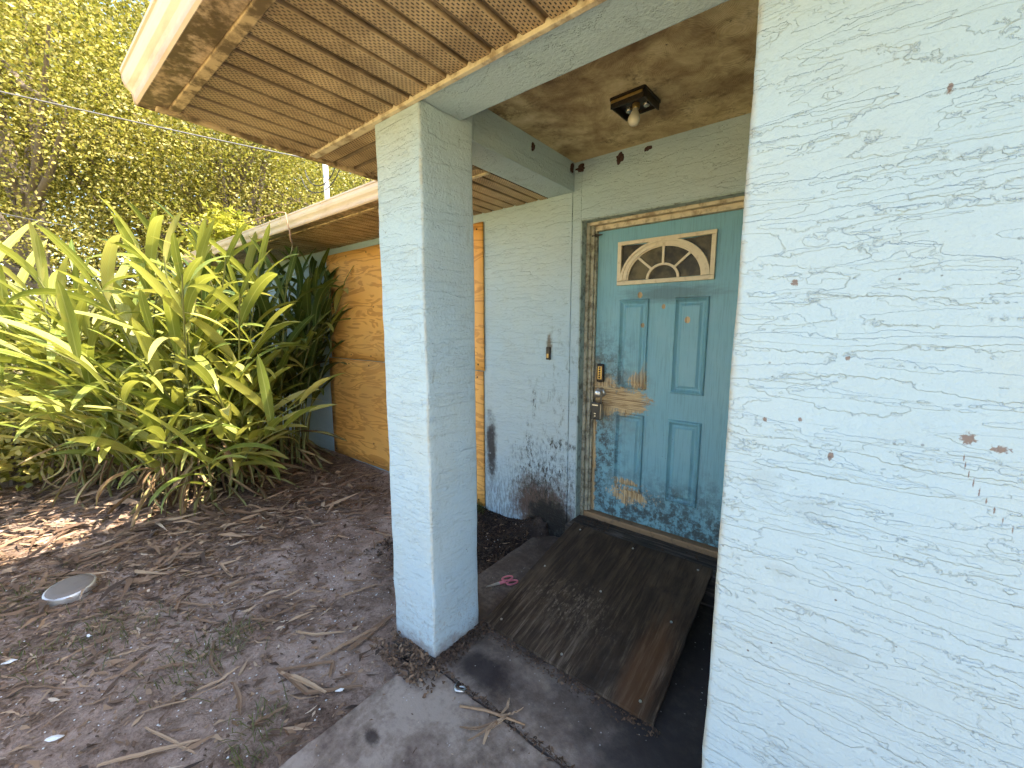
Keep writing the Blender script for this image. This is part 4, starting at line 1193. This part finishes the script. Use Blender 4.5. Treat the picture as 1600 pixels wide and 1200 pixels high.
def grass_tufts():
    cs = [(-3.7, -.10, 240, .16), (-2.95, .20, 200, .14), (-2.35, .42, 160, .10), (-1.78, .50, 60, .05), (-1.62, .42, 50, .05), (-2.36, 2.42, 220, .05), (-3.1, -.25, 180, .14), (-2.4, .62, 80, .06)]
    P_, L_ = [], []
    for cx, cy, n, s in cs:
        P_.append(np.stack([RNG.normal(cx, s, n), RNG.normal(cy, s, n)], 1)); L_.append(RNG.uniform(.03, .10 if cy < 2 else .16, n))
    p = np.concatenate(P_); L = np.concatenate(L_); n = len(p)
    a = RNG.uniform(0, 2 * math.pi, n); le = RNG.uniform(.3, 1.2, n); z = ground_z(p[:, 0], p[:, 1])
    b = np.stack([p[:, 0], p[:, 1], z - .005], 1)
    tip = b + np.stack([np.cos(a) * L * le, np.sin(a) * L * le, L * .6], 1)
    mid = (b + tip) / 2 + np.array([0, 0, .012])
    q = np.stack([-np.sin(a), np.cos(a), 0 * a], 1) * .0018
    V = np.stack([b - q, b + q, mid + q, mid - q, tip, tip + q * .2], 1).reshape(-1, 3)
    k = np.arange(n)[:, None] * 6
    F = np.concatenate([k + np.array([0, 1, 2, 3]), k + np.array([3, 2, 5, 4])])
    tag(scatter_mesh('grass_tufts', V, F, np.repeat(RNG.random(n), 6), M['grass'], 'thin grass sprouting in patches from the soil', 'grass'), kind='stuff')
grass_tufts()

# ------------------------------------------------------------------ ginger clumps
def leaf_variants(mat, droops, wd, name):
    out = []
    for dr, tw_, fold in droops:
        n = 10; vs, fs = [], []
        th = 0.0; x = z = 0.0
        for i in range(n + 1):
            s = i / n
            wv = wd * (max(s, .0) ** .55) * (max(1 - s, 0) ** .62) * 1.75 + .0015
            roll = tw_ * s
            for c_ in (-1, 0, 1):
                yy = c_ * wv * math.cos(fold)
                zz = abs(c_) * wv * math.sin(fold) + c_ * c_ * random.uniform(-.004, .004)
                y2 = yy * math.cos(roll) - zz * math.sin(roll); z2 = yy * math.sin(roll) + zz * math.cos(roll)
                vs.append((x - z2 * math.sin(th), y2, z + z2 * math.cos(th)))
            th = -dr * (s ** 1.2)
            x += math.cos(th) / n; z += math.sin(th) / n
        for i in range(n):
            for k in (0, 1): fs.append((i * 3 + k, i * 3 + 3 + k, i * 3 + 4 + k, i * 3 + k + 1))
        out.append(mesh(name, vs, fs, mat, True))
    return out
DR = [(.45, .2, .25), (.9, -.3, .3), (1.2, .3, .22), (1.5, -.2, .35), (1.8, .4, .25), (.55, -.5, .4), (2.2, .2, .2), (1.0, .6, .3), (.35, .1, .45), (1.4, -.6, .28)]
LV = leaf_variants(M['ginger'], DR, .070, 'leaf')
LD = leaf_variants(M['ginger_shaded'], DR, .082, 'leaf')
LX = leaf_variants(M['dead'], [(.5, 1.5, .7), (1.2, -1.2, .9), (1.8, 2.0, .8), (.9, .8, 1.0), (.2, 2.5, .9)], .055, 'dead_leaf')
def ginger(label, cx, cy, rx, ry, nst, hmin, hmax, lean, meshes, dead, seed, bias=(0, 0), nleaf=(8, 10), group='ginger clumps', ceil=None, s0=.30):
    rr = random.Random(seed)
    pl = tag(empty('ginger_plant', (cx, cy, float(ground_z(cx, cy)))), label, 'plant', group)
    cnt = 0
    for _ in range(nst):
        a = rr.uniform(0, 2 * math.pi); q = math.sqrt(rr.random())
        bx, by = cx + rx * q * math.cos(a), cy + ry * q * math.sin(a)
        az = math.atan2(by - cy + rr.gauss(0, .25) + bias[1], bx - cx + rr.gauss(0, .25) + bias[0])
        H = rr.uniform(hmin, hmax); le = lean * rr.uniform(.3, 1.15) * (.45 + .75 * q)
        gz = float(ground_z(bx, by))
        pts = []
        for i in range(9):
            s = i / 8
            out_ = H * le * (s ** 1.7)
            pts.append(Vector((bx + math.cos(az) * out_, by + math.sin(az) * out_, gz + H * (s - .28 * le * s ** 2.2))))
        if max(p.y for p in pts) > 2.40:
            pts = [Vector((p.x, min(p.y, 2.40), p.z)) for p in pts]
        G().tube(pts, [.013 - .008 * i / 8 for i in range(9)], 6, cap=False).out('stem', M['cane'], pl, True)
        plane = az + math.pi / 2 + rr.gauss(0, .6)
        n = rr.randint(*nleaf)
        for i in range(n):
            s = s0 + (1 - s0) * (i + .6) / n
            k = min(int(s * 8), 7); p = pts[k].lerp(pts[k + 1], s * 8 - k)
            top = i == n - 1
            tang = (pts[min(k + 1, 8)] - pts[k]).normalized()
            phi = plane + (0 if i % 2 else math.pi) + rr.gauss(0, .35)
            el = rr.gauss(.45 + .45 * s, .22)
            dv = Vector((math.cos(phi) * math.cos(el), math.sin(phi) * math.cos(el), math.sin(el)))
            dv = (dv + tang * (.6 if not top else 2.2)).normalized()
            L = rr.uniform(.50, .82) * (.8 if top else 1)
            me = meshes[rr.randrange(len(meshes))] if not top else meshes[rr.choice((0, 5, 8))]
            tipy = p.y + dv.y * L
            if tipy > 2.46: dv.y -= (tipy - 2.46) / L; dv.normalize()
            if ceil and p.z + dv.z * L > ceil and p.y > 1.75: dv.z = min(dv.z, (ceil - p.z) / L); dv.normalize()
            yaw = math.atan2(dv.y, dv.x); pit = math.asin(max(-1, min(1, dv.z)))
            mw = Matrix.Translation(p) @ Matrix.Rotation(yaw, 4, 'Z') @ Matrix.Rotation(-pit, 4, 'Y') @ Matrix.Rotation(rr.gauss(0, .35), 4, 'X') @ Matrix.Scale(L, 4)
            link(bpy.data.objects.new('leaf', me), pl, mw); cnt += 1
    for _ in range(int(dead * .6)):
        a = rr.uniform(0, 2 * math.pi); q = rr.uniform(.5, 1.25)
        bx, by = cx + rx * q * math.cos(a), min(2.35, cy + ry * q * math.sin(a))
        z = float(ground_z(bx, by)) + rr.uniform(.03, .75) * (1.3 - q * .6)
        yaw = a + rr.gauss(0, .9); pit = rr.gauss(-.95, .5)
        L = rr.uniform(.35, .65)
        if z - L < -.02 and pit < 0: pit = -math.asin(min(.95, max(0.02, (z + .03) / L)))
        mw = Matrix.Translation((bx, by, z)) @ Matrix.Rotation(yaw, 4, 'Z') @ Matrix.Rotation(-pit, 4, 'Y') @ Matrix.Rotation(rr.uniform(-1.5, 1.5), 4, 'X') @ Matrix.Scale(L, 4)
        link(bpy.data.objects.new('dead_leaf', rr.choice(LX)), pl, mw)
    return pl, cnt
ginger('sunlit yellow green ginger clump with long arching leaves in the middle of the bed', -5.05, 1.22, .50, .36, 31, 1.7, 2.45, .60, LV, 110, 21, bias=(.10, -.16))
ginger('sunlit ginger clump cut off by the left edge of the picture', -5.85, .66, .55, .42, 31, 1.35, 2.5, .58, LV, 110, 22, bias=(.10, -.12))
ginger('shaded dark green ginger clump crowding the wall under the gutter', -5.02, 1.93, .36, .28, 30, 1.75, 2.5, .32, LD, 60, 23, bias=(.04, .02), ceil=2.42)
ginger('low ginger clump with drooping leaves and brown thatch at the front of the bed', -4.70, 1.15, .36, .40, 32, .75, 1.55, .80, LV, 150, 24, bias=(.24, -.10), nleaf=(8, 9), s0=.12)
ginger('low sunlit ginger clump between the sun patch and the left edge', -5.55, .95, .42, .34, 30, .7, 1.45, .80, LV, 120, 25, bias=(.10, -.22), nleaf=(8, 9), s0=.12)

# ------------------------------------------------------------------ trees
def leaf_cloud(centres, per, spread, L, Wd, flat=1.0):
    c = np.repeat(centres, per, 0); n = len(c)
    p = c + RNG.normal(0, 1, (n, 3)) * spread * np.array([1, 1, .75])
    a = RNG.normal(0, 1, (n, 3)); a[:, 2] = a[:, 2] * .6 - .15
    a /= np.linalg.norm(a, axis=1)[:, None]
    b = np.cross(a, RNG.normal(0, 1, (n, 3))); b /= np.linalg.norm(b, axis=1)[:, None]
    nn = np.cross(a, b)
    l = (RNG.uniform(.6, 1.25, n) * L)[:, None]; ww = (RNG.uniform(.7, 1.2, n) * Wd)[:, None]
    V = np.stack([p, p + a * l * .45 + b * ww + nn * ww * .35, p + a * l, p + a * l * .45 - b * ww + nn * ww * .35], 1).reshape(-1, 3)
    F = np.arange(n)[:, None] * 4 + np.array([0, 1, 2, 3])
    tone = np.repeat(RNG.uniform(-.34, .30, len(centres)), per)
    var = np.clip(RNG.beta(2.2, 2.0, n) + tone, 0, 1)
    return V, F, np.repeat(var, 4)
def tree(label, x, y, h, r, ncl, per, L, Wd, mat, seed, zlow=.25, name='broadleaf_tree', trunk_r=.16):
    rr = random.Random(seed)
    t = tag(empty(name, (x, y, -.05)), label, 'tree', 'trees behind the house')
    g = G()
    top = Vector((x + rr.uniform(-.4, .4), y + rr.uniform(-.4, .4), h * .72))
    trunk = [Vector((x, y, -.1)).lerp(top, i / 6) + Vector((rr.uniform(-.08, .08), rr.uniform(-.08, .08), 0)) * (i > 0) for i in range(7)]
    g.tube(trunk, [trunk_r * (1 - .75 * i / 6) for i in range(7)], 9)
    g.out('trunk', M['bark'], t, True)
    cs = []
    for k in range(ncl):
        u = Vector((rr.gauss(0, 1), rr.gauss(0, 1), rr.gauss(0, 1))).normalized() * (rr.random() ** .42)
        cs.append((x + u.x * r, y + u.y * r, h * (zlow + 1) / 2 + u.z * h * (1 - zlow) / 2))
    for k in range(18):
        c_ = Vector(rr.choice(cs)); st = trunk[rr.randint(2, 5)]
        mid = st.lerp(c_, .5) + Vector((0, 0, -.15))
        G().tube([st, mid, c_], [trunk_r * .45, trunk_r * .30, trunk_r * .10], 6, cap=False).out('limb', M['bark'], t, True)
    V, F, var = leaf_cloud(np.array(cs), per, r * .125, L, Wd)
    o = scatter_mesh('crown', V, F, var, mat, None, None)
    o.parent = t; o.matrix_parent_inverse = W[t].inverted()
    return t
tree('tall sunlit tree with fine yellow green leaves at the upper left edge', -9.7, .6, 9.4, 2.7, 330, 270, .052, .017, M['oak'], 31, .22)
tree('sunlit fine leaved tree directly above the ginger clump', -9.6, 3.2, 8.2, 2.5, 270, 270, .052, .017, M['oak'], 32, .22)
tree('rounded fine leaved tree behind the white service mast', -10.6, 5.9, 7.4, 2.4, 190, 240, .058, .018, M['oak'], 33, .2)
tree('tree half hidden by the porch roof corner behind the gutter', -9.8, 8.4, 7.6, 2.4, 160, 200, .062, .020, M['oak'], 34, .2)
tree('taller tree standing further back at the far left', -13.4, -1.2, 11, 3.4, 330, 110, .11, .036, M['oak'], 35, .2)
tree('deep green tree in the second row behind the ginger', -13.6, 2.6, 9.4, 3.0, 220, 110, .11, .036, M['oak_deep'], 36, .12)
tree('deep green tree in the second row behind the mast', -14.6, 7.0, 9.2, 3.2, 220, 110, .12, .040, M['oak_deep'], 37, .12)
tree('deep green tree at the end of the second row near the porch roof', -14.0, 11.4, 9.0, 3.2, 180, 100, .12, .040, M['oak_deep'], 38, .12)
cs_ = np.stack([RNG.uniform(-27, -19, 800), RNG.uniform(-8, 24, 800), RNG.uniform(.3, 14.0, 800)], 1)
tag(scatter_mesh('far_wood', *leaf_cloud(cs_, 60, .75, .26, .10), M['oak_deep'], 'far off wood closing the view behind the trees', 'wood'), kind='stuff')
def shrub(label, x, y, h, r, ncl, per, L, Wd, mat, seed, name='shrub', zl=0.0):
    rr = random.Random(seed)
    t = tag(empty(name, (x, y, -.05)), label, 'shrub', 'shrubs below the trees')
    for k in range(7):
        a = rr.uniform(0, 6.28); rad = rr.uniform(.2, .8) * r
        e = Vector((x + rad * math.cos(a), y + rad * math.sin(a), h * rr.uniform(.6, .95)))
        s0 = Vector((x + .1 * math.cos(a), y + .1 * math.sin(a), -.06))
        G().tube([s0, s0.lerp(e, .5) + Vector((0, 0, .1)), e], [.02, .015, .006], 5, cap=False).out('stem', M['bark'], t, True)
    cs = []
    for k in range(ncl):
        u = Vector((rr.gauss(0, 1), rr.gauss(0, 1), rr.gauss(0, 1))).normalized() * (rr.random() ** .4)
        cs.append((x + u.x * r, y + u.y * r, max(.08, zl + (h - zl) * .5 + u.z * (h - zl) * .5)))
    V, F, var = leaf_cloud(np.array(cs), per, .13, L, Wd)
    o = scatter_mesh('foliage', V, F, var, mat, None, None)
    o.parent = t; o.matrix_parent_inverse = W[t].inverted()
shrub('bright yellow shrub with pointed leaf clusters above the gutter end', -7.9, 2.55, 3.45, .55, 46, 60, .13, .020, M['shrub'], 41, zl=1.9)
shrub('dark understorey shrub at the left edge below the trees', -8.6, -.35, 2.0, 1.0, 90, 80, .10, .035, M['oak_deep'], 42)
shrub('dark understorey shrub behind the ginger clump', -8.4, 1.4, 2.4, 1.1, 100, 80, .10, .035, M['oak_deep'], 43)
shrub('low green shrub behind the wing of the house', -9.2, 4.2, 2.6, 1.3, 100, 80, .10, .035, M['oak_deep'], 44)
shrub('low leafy weed patch left of the ginger thatch', -6.7, -.15, .75, .7, 50, 60, .09, .030, M['oak'], 45)

# dry vine snagged on the wing gutter
vn = tag(empty('dry_vine', (-3.95, 1.73, 2.6)), 'dry vine with a withered leaf hanging from the lower gutter', 'vine')
G().tube([(-4.9, 1.70, 2.66), (-4.5, 1.72, 2.66), (-4.1, 1.715, 2.64), (-3.98, 1.715, 2.615), (-3.95, 1.712, 2.53), (-3.92, 1.715, 2.44), (-3.93, 1.72, 2.36)], .006, 5).out('stem', M['dryveg'], vn, True)
for (x, y, z, yaw, pit, L) in ((-3.93, 1.72, 2.40, .3, -1.3, .18), (-3.92, 1.715, 2.46, 2.4, -1.1, .12), (-4.12, 1.715, 2.63, 1.2, -1.2, .10), (-4.5, 1.72, 2.66, -1.5, -.9, .10)):
    link(bpy.data.objects.new('withered_leaf', LX[1]), vn, Matrix.Translation((x, y, z)) @ Matrix.Rotation(yaw, 4, 'Z') @ Matrix.Rotation(-pit, 4, 'Y') @ Matrix.Scale(L, 4))
